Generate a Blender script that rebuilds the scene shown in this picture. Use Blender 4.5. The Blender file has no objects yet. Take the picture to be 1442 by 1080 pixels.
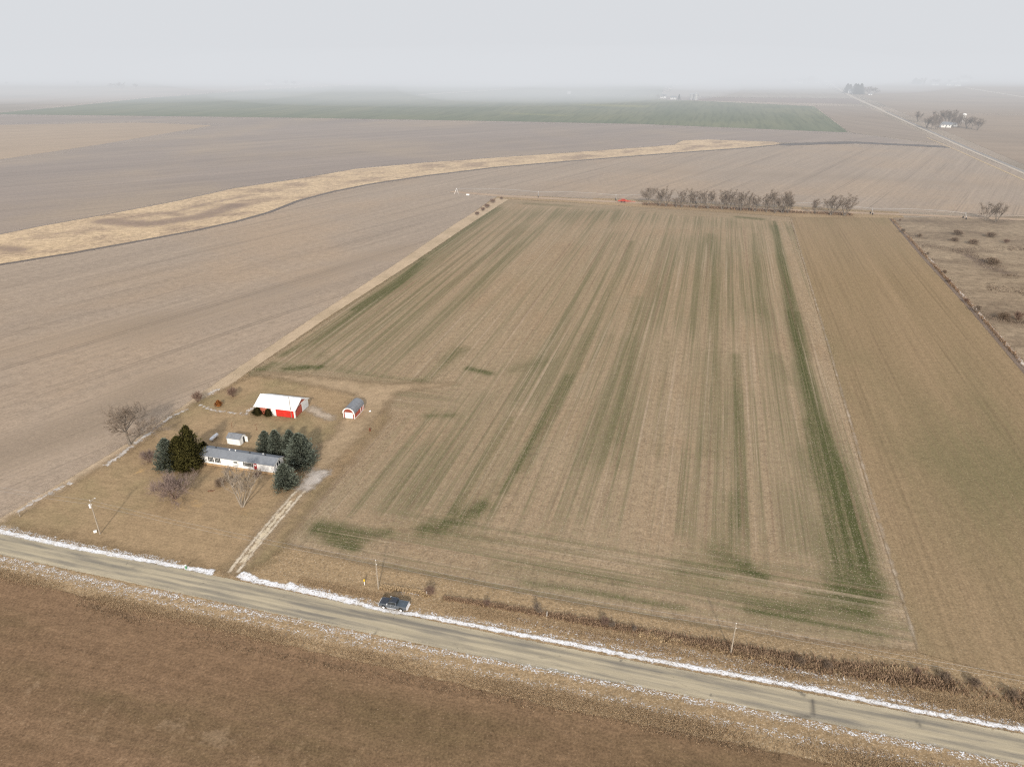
import bpy, math, random
import numpy as np
from mathutils import Vector, Matrix

random.seed(7)
rad = math.radians
D = bpy.data
scene = bpy.context.scene
COL = scene.collection
H = 110.0                       # flying height of the camera
PITCH = math.atan(0.478)
SUN_EL = rad(25.5)

# ------------------------------------------------------------------ measuring the place
def P(x, y):
    """survey point of the photograph on the flat ground"""
    u = (x-721)/1000.0; v = (540-y)/1000.0
    t = H/(math.sin(PITCH)-v*math.cos(PITCH))
    return (u*t, t*(math.cos(PITCH)+v*math.sin(PITCH)))
def tall(base, ytop):
    gy = P(*base)[1]; v = (540-ytop)/1000.0
    return H+gy*math.tan(math.atan(v)-PITCH)
PSI = rad(15.3)
E1 = Vector((math.cos(PSI), -math.sin(PSI), 0)); E2 = Vector((math.sin(PSI), math.cos(PSI), 0))

# ------------------------------------------------------------------ objects
def tag(o, label=None, cat=None, group=None, kind=None):
    if label: o['label'] = label
    if cat: o['category'] = cat
    if group: o['group'] = group
    if kind: o['kind'] = kind
    return o
def empty(name, loc, rz=0, s=1.0):
    o = D.objects.new(name, None); COL.objects.link(o)
    o.location = loc if len(loc) == 3 else (loc[0], loc[1], 0)
    o.rotation_euler = (0, 0, rz); o.scale = (s, s, s) if not hasattr(s, '__len__') else s
    o.empty_display_size = 0.5
    return o
class MB:
    def __init__(s): s.v = []; s.f = []; s.c = []; s.cur = 0.5
    def add(s, vs, fs):
        n = len(s.v); s.v += [tuple(v) for v in vs]; s.f += [tuple(i+n for i in f) for f in fs]
        s.c += [s.cur]*len(vs)
    def box(s, x0, y0, z0, x1, y1, z1):
        s.add([(x0,y0,z0),(x1,y0,z0),(x1,y1,z0),(x0,y1,z0),(x0,y0,z1),(x1,y0,z1),(x1,y1,z1),(x0,y1,z1)],
              [(0,3,2,1),(4,5,6,7),(0,1,5,4),(1,2,6,5),(2,3,7,6),(3,0,4,7)])
    def prism(s, prof, a0, a1, axis='y'):
        """profile of (u, z) pairs extruded along the axis"""
        n = len(prof)
        if axis == 'y': vs = [(u, a0, z) for u, z in prof]+[(u, a1, z) for u, z in prof]
        else: vs = [(a0, u, z) for u, z in prof]+[(a1, u, z) for u, z in prof]
        fs = [tuple(range(n)), tuple(range(2*n-1, n-1, -1))]
        for i in range(n):
            j = (i+1) % n; fs.append((i, i+n, j+n, j))
        s.add(vs, fs)
    def tube(s, pts, rs, sides=6, cap=False):
        rings = []
        pts = [Vector(p) for p in pts]
        if not hasattr(rs, '__len__'): rs = [rs]*len(pts)
        base = len(s.v); prev = None
        for i, p in enumerate(pts):
            d = (pts[min(i+1, len(pts)-1)]-pts[max(i-1, 0)])
            if d.length < 1e-6: d = Vector((0, 0, 1))
            d.normalize()
            a = Vector((0, 0, 1)) if abs(d.z) < .9 else Vector((1, 0, 0))
            if prev is not None: a = prev
            x = d.cross(a)
            if x.length < 1e-5: x = d.orthogonal()
            x.normalize(); y = x.cross(d); prev = y
            for k in range(sides):
                t = 2*math.pi*k/sides
                s.v.append(tuple(p+(x*math.cos(t)+y*math.sin(t))*rs[i])); s.c.append(s.cur)
        for i in range(len(pts)-1):
            for k in range(sides):
                a = base+i*sides+k; b = base+i*sides+(k+1) % sides
                s.f.append((a, b, b+sides, a+sides))
        if cap:
            s.f.append(tuple(base+k for k in range(sides))[::-1])
            s.f.append(tuple(base+(len(pts)-1)*sides+k for k in range(sides)))
    def lathe(s, prof, n=16, c=(0, 0, 0), axis='z'):
        base = len(s.v)
        for r, h in prof:
            for k in range(n):
                t = 2*math.pi*k/n; a, b = r*math.cos(t), r*math.sin(t)
                p = (a, b, h) if axis == 'z' else ((a, h, b) if axis == 'y' else (h, a, b))
                s.v.append((p[0]+c[0], p[1]+c[1], p[2]+c[2])); s.c.append(s.cur)
        for i in range(len(prof)-1):
            for k in range(n):
                a = base+i*n+k; b = base+i*n+(k+1) % n
                s.f.append((a, b, b+n, a+n))
        s.f.append(tuple(base+k for k in range(n))); s.f.append(tuple(base+(len(prof)-1)*n+k for k in range(n)))
    def build(s, name, mat, parent=None, bevel=0, smooth=False):
        me = D.meshes.new(name); me.from_pydata(s.v, [], s.f)
        at = me.attributes.new('tone', 'FLOAT', 'POINT'); at.data.foreach_set('value', s.c)
        me.materials.append(mat); me.update()
        if smooth: me.polygons.foreach_set('use_smooth', [True]*len(me.polygons))
        o = D.objects.new(name, me); COL.objects.link(o)
        if parent: o.parent = parent
        if bevel:
            b = o.modifiers.new('bevel', 'BEVEL'); b.width = bevel; b.segments = 2; b.limit_method = 'ANGLE'
        return o
def copy_tree(o, parent=None):
    c = o.copy(); COL.objects.link(c)
    if parent: c.parent = parent
    for ch in [q for q in D.objects if q.parent == o]: copy_tree(ch, c)
    return c

# ------------------------------------------------------------------ materials
class G:
    def __init__(s, name):
        s.m = D.materials.new(name); s.m.use_nodes = True; s.t = s.m.node_tree; s.n = s.t.nodes; s.l = s.t.links
        s.n.clear(); s.out = s.n.new('ShaderNodeOutputMaterial')
        s.obj = s.n.new('ShaderNodeTexCoord').outputs['Object']
    def link(s, a, b): s.l.new(a, b)
    def _in(s, sock, v):
        if isinstance(v, bpy.types.NodeSocket): s.l.new(v, sock)
        elif hasattr(v, '__len__') and len(v) == 3 and sock.type == 'RGBA': sock.default_value = (*v, 1)
        else: sock.default_value = v
    def math(s, op, a, b=0.0, c=None, clamp=False):
        n = s.n.new('ShaderNodeMath'); n.operation = op; n.use_clamp = clamp
        s._in(n.inputs[0], a); s._in(n.inputs[1], b)
        if c is not None: s._in(n.inputs[2], c)
        return n.outputs[0]
    def mapv(s, rot=0, scale=(1, 1, 1), loc=(0, 0, 0)):
        n = s.n.new('ShaderNodeMapping'); n.inputs['Rotation'].default_value = (0, 0, rot)
        m = s.n.new('ShaderNodeVectorMath'); m.operation = 'MULTIPLY'; m.inputs[1].default_value = scale
        n.inputs['Location'].default_value = loc
        s.l.new(s.obj, n.inputs[0]); s.l.new(n.outputs[0], m.inputs[0]); return m.outputs[0]
    def noise(s, vec=None, scale=1.0, detail=3.0, rough=.55, dist=0.0):
        n = s.n.new('ShaderNodeTexNoise'); n.inputs['Scale'].default_value = scale
        n.inputs['Detail'].default_value = detail; n.inputs['Roughness'].default_value = rough
        n.inputs['Distortion'].default_value = dist
        s.l.new(vec if vec is not None else s.obj, n.inputs['Vector']); return n.outputs['Fac']
    def ramp(s, v, lo, hi, a=0.0, b=1.0, smooth=True):
        n = s.n.new('ShaderNodeMapRange'); n.interpolation_type = 'SMOOTHSTEP' if smooth else 'LINEAR'
        s._in(n.inputs[0], v); n.inputs[1].default_value = lo; n.inputs[2].default_value = hi
        n.inputs[3].default_value = a; n.inputs[4].default_value = b; return n.outputs[0]
    def mix(s, f, a, b, mode='MIX'):
        n = s.n.new('ShaderNodeMix'); n.data_type = 'RGBA'; n.blend_type = mode; n.clamp_factor = True
        s._in(n.inputs[0], f); s._in(n.inputs[6], a); s._in(n.inputs[7], b); return n.outputs[2]
    def attr(s, name):
        n = s.n.new('ShaderNodeAttribute'); n.attribute_name = name; return n.outputs['Fac']
    def scalecol(s, col, f):
        n = s.n.new('ShaderNodeVectorMath'); n.operation = 'SCALE'
        s._in(n.inputs[0], col); s._in(n.inputs['Scale'], f); return n.outputs[0]
    def finish(s, col, rough=.9, bump=None, bstr=.5, bdist=.1, alpha=None, metal=0.0, spec=.3, transl=0):
        b = s.n.new('ShaderNodeBsdfPrincipled')
        s._in(b.inputs['Base Color'], col); s._in(b.inputs['Roughness'], rough)
        b.inputs['Metallic'].default_value = metal; b.inputs['Specular IOR Level'].default_value = spec
        if bump is not None:
            k = s.n.new('ShaderNodeBump'); k.inputs['Strength'].default_value = bstr; k.inputs['Distance'].default_value = bdist
            s.l.new(bump, k.inputs['Height']); s.l.new(k.outputs[0], b.inputs['Normal'])
        sh = b.outputs[0]
        if alpha is not None:
            t = s.n.new('ShaderNodeBsdfTransparent'); mx = s.n.new('ShaderNodeMixShader')
            s.l.new(alpha, mx.inputs[0]); s.l.new(t.outputs[0], mx.inputs[1]); s.l.new(sh, mx.inputs[2]); sh = mx.outputs[0]
        s.l.new(sh, s.out.inputs['Surface']); return s.m

def paint(name, col, rough=.6, var=.15, scale=1.5, metal=0.0, spec=.4, ribs=None, dirt=None):
    """a worn painted or plain surface"""
    g = G(name); n = g.noise(scale=scale, detail=4); n2 = g.noise(scale=scale*9, detail=2)
    f = g.math('ADD', g.ramp(n, .3, .7, 1-var, 1+var*.6, False), g.ramp(n2, .3, .7, -var*.4, var*.4, False))
    c = g.scalecol(col, f)
    if dirt: c = g.mix(g.ramp(g.noise(scale=scale*.7, detail=5), .5, .75, 0, .7), c, dirt)
    bump = n2
    if ribs:
        ax, per = ribs
        sp = g.n.new('ShaderNodeSeparateXYZ'); g.l.new(g.obj, sp.inputs[0])
        w = g.math('FRACT', g.math('MULTIPLY', sp.outputs[ax], 1/per))
        w = g.ramp(w, .0, .18, 0, 1); c = g.mix(g.math('MULTIPLY', g.math('SUBTRACT', 1.0, w), .35), c, (0.02, .02, .02)); bump = w
    return g.finish(c, rough, bump=bump, bstr=.25, bdist=.03, metal=metal, spec=spec)

def toned(name, dark, light, rough=.85, transl=False):
    """plants and twigs: per-clump tone kept on the mesh"""
    g = G(name); t = g.attr('tone'); n = g.noise(scale=1.3, detail=3)
    f = g.math('ADD', t, g.ramp(n, .3, .7, -.2, .2, False), clamp=True)
    return g.finish(g.mix(f, dark, light), rough, spec=.15)

def ground_mat(name, c1, c2, c3=None, rot=PSI, across=.35, along=.012, blot=.012, blot_amt=.5, grain=(2.2, .35), amp=2.0, nscale=.35,
               green=None, speck=None, row2=.0, rowlen=1.0, patches=None, mid=.35, stretch=1.0, soft=.3, broad=(.03,.002), fine=.10, gain=1.0, tram=None, grit=None):
    g = G(name)
    st = g.noise(g.mapv(rot, (across, along, 1)), 1, 4, .6)
    st2 = g.noise(g.mapv(rot, (across*4.5, along*5, 1)), 1, 2, .5)
    bigst = g.noise(g.mapv(rot, (broad[0], broad[1], 1), (31, 7, 0)), 1, 3, .5)
    if green: # headlands are worked across the rows
        hd = g.attr('head')
        sth = g.noise(g.mapv(rot, (along, across, 1)), 1, 4, .6)
        st = g.math('ADD', g.math('MULTIPLY', st, g.math('SUBTRACT', 1.0, hd)), g.math('MULTIPLY', sth, hd))
    bl = g.noise(g.mapv(rot, (1, stretch, 1)), blot, 5, .6, .3)
    md = g.noise(scale=mid, detail=4, rough=.65)
    gr = g.noise(scale=grain[0], detail=3, rough=.7)
    f = g.math('ADD', g.ramp(st, .3, .7, 0, .5, False), g.ramp(bigst, .3, .7, 0, .5, False))
    c = g.mix(f, c1, c2)
    if c3: c = g.mix(g.ramp(bl, .42, .68, 0, blot_amt), c, c3)
    c = g.mix(g.ramp(st2, .45, .68, 0, .45), c, tuple(x*.68 for x in c1))
    if tram:
        sx = g.n.new('ShaderNodeSeparateXYZ'); g.l.new(g.mapv(rot), sx.inputs[0]); fr = g.math('FRACT', g.math('MULTIPLY', sx.outputs[0], 1/tram[0]))
        wd_ = .3/tram[0]; p1 = g.ramp(g.math('ABSOLUTE', g.math('SUBTRACT', fr, .42)), wd_, wd_*2.2, 1, 0); p2 = g.ramp(g.math('ABSOLUTE', g.math('SUBTRACT', fr, .42+2.1/tram[0])), wd_, wd_*2.2, 1, 0)
        tm = g.math('MULTIPLY', g.math('MULTIPLY', g.math('MAXIMUM', p1, p2), tram[1]), g.ramp(g.noise(g.mapv(rot, (.05, .006, 1), (8, 3, 0)), 1, 3), .42, .62))
        c = g.mix(tm, c, tuple(x*.5 for x in c2))
    if patches: c = g.mix(g.ramp(g.math('ADD', g.attr('patch'), g.ramp(md, .3, .7, -.3, .3, False)), .35, .75, 0, patches[3]), c, patches[:3])
    if green:
        inv = g.math('SUBTRACT', 1.0, hd)
        def both(sa, sl, off):
            p = g.noise(g.mapv(rot, (sa, sl, 1), off), 1, 4, .6); q = g.noise(g.mapv(rot, (sl, sa, 1), off), 1, 4, .6)
            return g.math('ADD', g.math('MULTIPLY', p, inv), g.math('MULTIPLY', q, hd))
        A = g.ramp(both(.03, .003, (3, 11, 0)), .42, .60); F1 = g.ramp(both(.13, .0022, (9, 4, 0)), .40, .60); F2 = g.ramp(both(.5, .004, (19, 4, 0)), .38, .62); F3 = g.ramp(both(1.7, .014, (2, 8, 0)), .36, .64)
        a = g.attr('green'); wash = g.attr('wash')
        rows = g.math('ADD', g.math('MULTIPLY', F2, .6), g.math('MULTIPLY', F3, .4))
        v = g.math('ADD', g.math('ADD', g.math('MULTIPLY', F1, .36), g.math('MULTIPLY', F2, .40)), g.math('ADD', g.math('MULTIPLY', F3, .28), g.math('MULTIPLY', A, .16)))
        v = g.math('ADD', v, g.math('ADD', g.math('MULTIPLY', wash, .46), g.math('ADD', -.48, g.ramp(md, .3, .7, -.16, .16, False))))
        ol = g.ramp(v, -.2, .95)
        oth = g.math('ADD', g.ramp(gr, .3, .7, -.7, .7, False), ol)
        c = g.mix(g.math('MULTIPLY', ol, .62), c, (.265, .22, .135))
        c = g.mix(g.math('MULTIPLY', g.ramp(oth, .25, 1.0), g.math('ADD', .18, g.math('MULTIPLY', ol, .55))), c, (.155, .14, .07))
        m_ = g.math('MULTIPLY', a, g.math('ADD', .72, g.math('MULTIPLY', rows, .4)), clamp=True)
        c = g.mix(g.math('MULTIPLY', m_, .6), c, green)
        th = g.math('ADD', g.ramp(gr, .3, .7, -.6, .6, False), g.math('MULTIPLY', m_, 1.1))
        c = g.mix(g.math('MULTIPLY', g.ramp(th, .35, 1.15), m_), c, (.082, .090, .032))
        c = g.mix(g.ramp(both(.55, .004, (40, 2, 0)), .56, .66, 0, .45), c, (.235, .16, .105))
        c = g.mix(g.ramp(both(.7, .006, (70, 2, 0)), .56, .68, 0, .45), c, (.50, .385, .28))
    if speck: c = g.mix(g.ramp(g.noise(scale=3.1, detail=2, rough=.6), speck[3], speck[3]+.07, 0, .8), c, speck[:3])
    k = g.math('ADD', g.ramp(gr, .25, .75, 1-grain[1], 1+grain[1], False), g.ramp(md, .3, .7, -fine, fine, False))
    c = g.scalecol(c, g.math('MULTIPLY', k, gain))
    al = None
    if amp is not None:
        e = g.math('ADD', g.attr('edge'), g.math('MULTIPLY', g.math('SUBTRACT', g.noise(scale=nscale, detail=5, rough=.7), .5), amp*2))
        al = g.ramp(e, -soft, soft)
        if grit: al = g.math('MULTIPLY', al, g.ramp(g.noise(g.mapv(rot, (1, .8, 1)), grit[0], 4, .75), grit[1], grit[2]))
    return g.finish(c, .95, bump=g.math('ADD', gr, g.math('MULTIPLY', md, 1.5)), bstr=.55, bdist=.12, alpha=al, spec=.1)

# ------------------------------------------------------------------ ground sheets
def seg_dist(X, Y, pts, closed=False):
    best = np.full(X.shape, 1e9); n = len(pts)
    for i in range(n if closed else n-1):
        ax, ay = pts[i]; bx, by = pts[(i+1) % n]
        dx, dy = bx-ax, by-ay; L = dx*dx+dy*dy+1e-9
        t = np.clip(((X-ax)*dx+(Y-ay)*dy)/L, 0, 1)
        best = np.minimum(best, np.hypot(X-ax-t*dx, Y-ay-t*dy))
    return best
def inside(X, Y, pts):
    r = np.zeros(X.shape, bool); n = len(pts)
    for i in range(n):
        ax, ay = pts[i]; bx, by = pts[(i+1) % n]
        if ay == by: continue
        c = ((ay > Y) != (by > Y)) & (X < (bx-ax)*(Y-ay)/(by-ay)+ax)
        r ^= c
    return r
SHEETS = []
def sheet(name, pts, z, res, mat, margin=3.0, attrs=None, zf=None, rot=-PSI, bias=0.0):
    """grid lying on the ground inside a polygon; 'edge' holds the distance to the rim"""
    cs, sn = math.cos(-rot), math.sin(-rot)
    L = [(x*cs-y*sn, x*sn+y*cs) for x, y in pts]
    SHEETS.append(name); z = z*.25+.0006*len(SHEETS)     # no two sheets share a plane
    xs = [p[0] for p in L]; ys = [p[1] for p in L]
    gx = np.arange(min(xs)-margin-res, max(xs)+margin+res, res); gy = np.arange(min(ys)-margin-res, max(ys)+margin+res, res)
    U, V = np.meshgrid(gx, gy)
    X = U*cs+V*sn; Y = -U*sn+V*cs
    d = seg_dist(X, Y, pts, True); d = np.where(inside(X, Y, pts), d, -d)
    keep = d > -margin
    cell = keep[:-1, :-1] | keep[1:, :-1] | keep[:-1, 1:] | keep[1:, 1:]
    used = np.zeros(d.shape, bool)
    used[:-1, :-1] |= cell; used[1:, :-1] |= cell; used[:-1, 1:] |= cell; used[1:, 1:] |= cell
    idx = np.full(d.shape, -1); idx[used] = np.arange(used.sum())
    Z = np.full(d.shape, z) if zf is None else z+zf(X, Y, d)
    co = np.stack([X[used], Y[used], Z[used]], 1)
    q = np.stack([idx[:-1, :-1][cell], idx[:-1, 1:][cell], idx[1:, 1:][cell], idx[1:, :-1][cell]], 1)
    me = D.meshes.new(name); me.vertices.add(len(co)); me.vertices.foreach_set('co', co.astype(np.float32).ravel())
    me.loops.add(q.size); me.loops.foreach_set('vertex_index', q.astype(np.int32).ravel())
    me.polygons.add(len(q)); me.polygons.foreach_set('loop_start', np.arange(0, q.size, 4, dtype=np.int32))
    me.polygons.foreach_set('loop_total', np.full(len(q), 4, dtype=np.int32))
    me.update(calc_edges=True)
    al = {'edge': d-bias}
    if attrs:
        for k, fn in attrs.items(): al[k] = fn(X, Y, d)
    for k, a in al.items():
        at = me.attributes.new(k, 'FLOAT', 'POINT'); at.data.foreach_set('value', a[used].astype(np.float32))
    me.materials.append(mat)
    o = D.objects.new(name, me); COL.objects.link(o); o['kind'] = 'structure'
    return o
def PP(*q): return [P(*p) for p in q]
def strokes(lst, soft=True):
    """(pixel polyline, half width m, strength) brushed on the ground with soft rims"""
    def fn(X, Y, d):
        r = np.zeros(X.shape)
        for pts, w, s in lst:
            dd = seg_dist(X, Y, [P(*p) for p in pts]) if len(pts) > 1 else np.hypot(X-P(*pts[0])[0], Y-P(*pts[0])[1])
            r = 1-(1-r)*(1-np.clip(s, 0, 1)*np.exp(-(dd/w)**2*.9)*(1 if s <= 1 else 1))
        return r
    return fn

#@GROUND
SOILA, SOILB = (.36, .285, .225), (.29, .232, .188)
m_base = ground_mat('dry_grass_ground', (.34, .26, .17), (.28, .215, .14), (.24, .19, .12), amp=None, blot=.02)
g = G('open_country'); n1 = g.noise(g.mapv(PSI, (.0012, .0035, 1)), 1, 2); n2 = g.noise(g.mapv(PSI, (.02, .004, 1)), 1, 3); n3 = g.noise(scale=.4, detail=4)
c = g.mix(g.ramp(n1, .42, .58), (.34, .27, .21), (.25, .205, .16)); c = g.mix(g.ramp(n2, .35, .7, 0, .4), c, (.2, .17, .12))
c = g.scalecol(c, g.ramp(n3, .25, .75, .82, 1.18, False))
m_country = g.finish(c, .95, spec=.1)
b = MB(); S = 14000
b.add([(-S, -2000, -.04), (S, -2000, -.04), (S, 20000, -.04), (-S, 20000, -.04)], [(0, 1, 2, 3)])
tag(b.build('ground', m_country), kind='structure')

ROADN = [(-500, 640), (0, 752), (260, 802), (500, 852), (700, 893), (900, 932), (1126, 974), (1442, 1034), (1900, 1121)]
ROADS = [(-500, 668), (0, 781), (260, 837), (500, 888), (786, 947), (900, 967), (1126, 1010), (1442, 1077), (1900, 1174)]
WN = [(-300, 384), (-50, 340), (0, 330), (60, 318), (150, 302), (250, 283), (330, 265), (420, 252), (500, 238), (600, 229), (760, 218), (900, 208), (950, 204)]
WS = [(-300, 430), (-50, 380), (0, 373), (100, 357), (200, 339), (270, 326), (330, 313), (380, 299), (420, 283), (470, 270), (520, 260), (600, 248), (700, 236), (820, 226), (950, 216), (1050, 209), (1100, 204)]
LEFTB = [(690, 283), (640, 318), (560, 372), (450, 444), (360, 504), (280, 558), (200, 616), (100, 676), (22, 722), (-220, 862)]

sheet('roadside_grass', PP((-500, 600), (22, 700), (355, 505), (705, 276), (1250, 300), (1600, 700), (1900, 1000), (1900, 1350), (-100, 900), (-500, 760)), .02, 6,
      ground_mat('roadside_grass', (.36, .255, .15), (.27, .19, .11), (.20, .145, .085), rot=PSI+rad(90), across=.5, along=.02, amp=None, speck=(.5, .42, .32, .60), grain=(1.8, .4), fine=.2, mid=.7))
taupe = ground_mat('harvested_soil', (.425, .34, .265), (.30, .242, .195), (.42, .31, .215), tram=(18.0, .35), patches=(.27, .21, .155, .55), rot=rad(36), across=.22, along=.003, blot=.006, blot_amt=.65, gain=.88, grain=(1.2, .15), amp=1.0, broad=(.03, .0012), fine=.12, mid=.3)
taupe2 = ground_mat('distant_soil', (.35, .285, .24), (.235, .195, .172), (.38, .295, .21), gain=.93, rot=rad(57), across=.06, along=.003, blot=.004, blot_amt=.6, grain=(.5, .12), amp=2.0, broad=(.012, .001), fine=.05)
sheet('harvested_field', PP((-300, 432), *WS[1:], (1200, 203), (1335, 206), (1442, 244), (1584, 308), (1442, 303), (1290, 299), (1110, 289), (900, 281), (704, 275), *LEFTB, (-700, 700)), .04, 5, taupe, margin=6,
      attrs={'patch': strokes([([(0, 640), (120, 600), (230, 540)], 16, .75), ([(200, 470), (420, 400), (560, 350)], 20, .5), ([(0, 500), (200, 450)], 18, .45), ([(300, 350), (500, 300)], 22, .35), ([(900, 240), (1200, 250), (1400, 262)], 30, .5), ([(700, 262), (1000, 270)], 10, .4)])})
sheet('distant_soil_field', PP((-300, 382), *WN[1:], (955, 198), (1000, 197), (1100, 201), (1335, 206), (1195, 187), (1000, 179), (900, 175), (700, 171), (400, 166), (150, 163), (-200, 160), (-500, 200)), .04, 10, taupe2, margin=12)
sheet('fallow_patch', PP((-300, 262), (0, 225), (140, 204), (300, 177), (200, 173), (-100, 178), (-400, 200)), .10, 12,
      ground_mat('fallow_patch', (.40, .30, .21), (.33, .25, .18), rot=rad(64), across=.06, along=.003, grain=(.5, .12), amp=4, nscale=.1), margin=14)
wheat = ground_mat('distant_winter_wheat', (.10, .125, .072), (.165, .175, .105), (.22, .21, .11), rot=PSI, across=.035, along=.002, blot=.004, blot_amt=.5, grain=(.5, .1), amp=3, nscale=.1, broad=(.02, .001), patches=(.27, .26, .10, .8))
sheet('distant_wheat_field', PP((-20, 161), (100, 150), (200, 139), (380, 126), (560, 117), (700, 112.5), (940, 112.5), (928, 140), (1060, 146), (1146, 150), (1195, 187), (1000, 179), (900, 175), (700, 171), (400, 166), (150, 163)), .16, 14, wheat, margin=16,
      attrs={'patch': strokes([([(720, 160), (790, 163)], 25, .55), ([(830, 148), (900, 150)], 40, .6), ([(740, 142), (760, 142)], 20, .6)])})
sheet('pale_field', PP((962, 113), (1150, 117), (1206, 139), (935, 136)), .16, 16, ground_mat('pale_field', (.36, .31, .26), (.30, .26, .22), rot=PSI, across=.03, along=.002, grain=(.4, .1), amp=3, nscale=.1), margin=16)
sheet('brown_field', PP((935, 137), (1206, 139.5), (1214, 147), (938, 141)), .20, 16, ground_mat('brown_field', (.27, .21, .18), (.23, .18, .15), amp=3, nscale=.1, grain=(.4, .1)), margin=10)
sheet('tilled_field', PP((1148, 149.5), (1217, 149.5), (1330, 203), (1198, 187)), .16, 10, ground_mat('tilled_field', (.31, .245, .19), (.24, .19, .15), rot=rad(-20), across=.05, along=.003, grain=(.5, .12), amp=3, nscale=.1), margin=10)
sheet('east_field', PP((1175, 117), (1700, 116), (2200, 200), (2200, 300), (1650, 300), (1442, 232), (1205, 131)), .12, 14,
      ground_mat('east_field', (.34, .26, .19), (.25, .19, .14), (.20, .155, .12), rot=rad(100), across=.03, along=.002, blot=.004, blot_amt=.6, grain=(.5, .12), amp=3, nscale=.1), margin=14)
# dark wet line at the west end of the grassed waterway and the dark swale towards the road
for pts, w in (([(1100, 204), (1200, 201), (1330, 207)], 9),):
    a = [P(*p) for p in pts]
    poly = [(x, y+w) for x, y in a]+[(x, y-w) for x, y in a[::-1]]
    sheet('swale', poly, .20, 4, ground_mat('wet_soil', (.12, .105, .10), (.16, .14, .13), rot=rad(85), across=.1, along=.01, grain=(.5, .15), amp=8, nscale=.06, soft=4), margin=10)
strawm = ground_mat('waterway_grass', (.62, .47, .31), (.52, .385, .245), (.31, .225, .165), gain=.93, rot=rad(55), across=.12, along=.03, blot=.045, blot_amt=.9, stretch=.6, fine=.3, mid=.3, grain=(1.2, .25), amp=1.6, patches=(.24, .175, .14, .85), nscale=.2)
sheet('grassed_waterway', PP((-300, 384), *WN[1:], (962, 198), (1000, 197), (1090, 200), (1102, 203), *[(x, y-1) for x, y in WS[::-1][1:]]), .12, 3, strawm, margin=5,
      attrs={'patch': strokes([([(150, 312), (210, 316), (280, 306), (330, 290)], 13, .8), ([(0, 350), (25, 352)], 10, .7), ([(20, 338), (90, 328)], 5, .5), ([(240, 300), (300, 285), (340, 278)], 6, .6), ([(385, 290), (410, 284)], 4, .5)])})
def ribbon(pts, w0, w1=None):
    a = [Vector(p) for p in pts]; L = []; R = []
    n = len(a)
    for i in range(n):
        d = (a[min(i+1, n-1)]-a[max(i-1, 0)]).normalized(); nn = Vector((-d.y, d.x))
        w = w0+((w1 if w1 is not None else w0)-w0)*i/(n-1)
        L.append(tuple(a[i]+nn*w)); R.append(tuple(a[i]-nn*w))
    return L+R[::-1]
sheet('waterway_ditch', ribbon(PP(*WS[1:]), 1.9, 2.2), .16, 1.5, ground_mat('dark_soil', (.135, .115, .105), (.17, .145, .13), amp=1.0, grain=(1.5, .25)), margin=2)  # darker strip along the south rim of the waterway
sheet('waterway_bank', ribbon(PP(*WN[1:]), .9, 1.0), .16, 1.5, ground_mat('brown_bank', (.21, .175, .15), (.25, .21, .18), amp=1.0, grain=(1.5, .25)), margin=2)  # duller brown strip along the north rim

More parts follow.
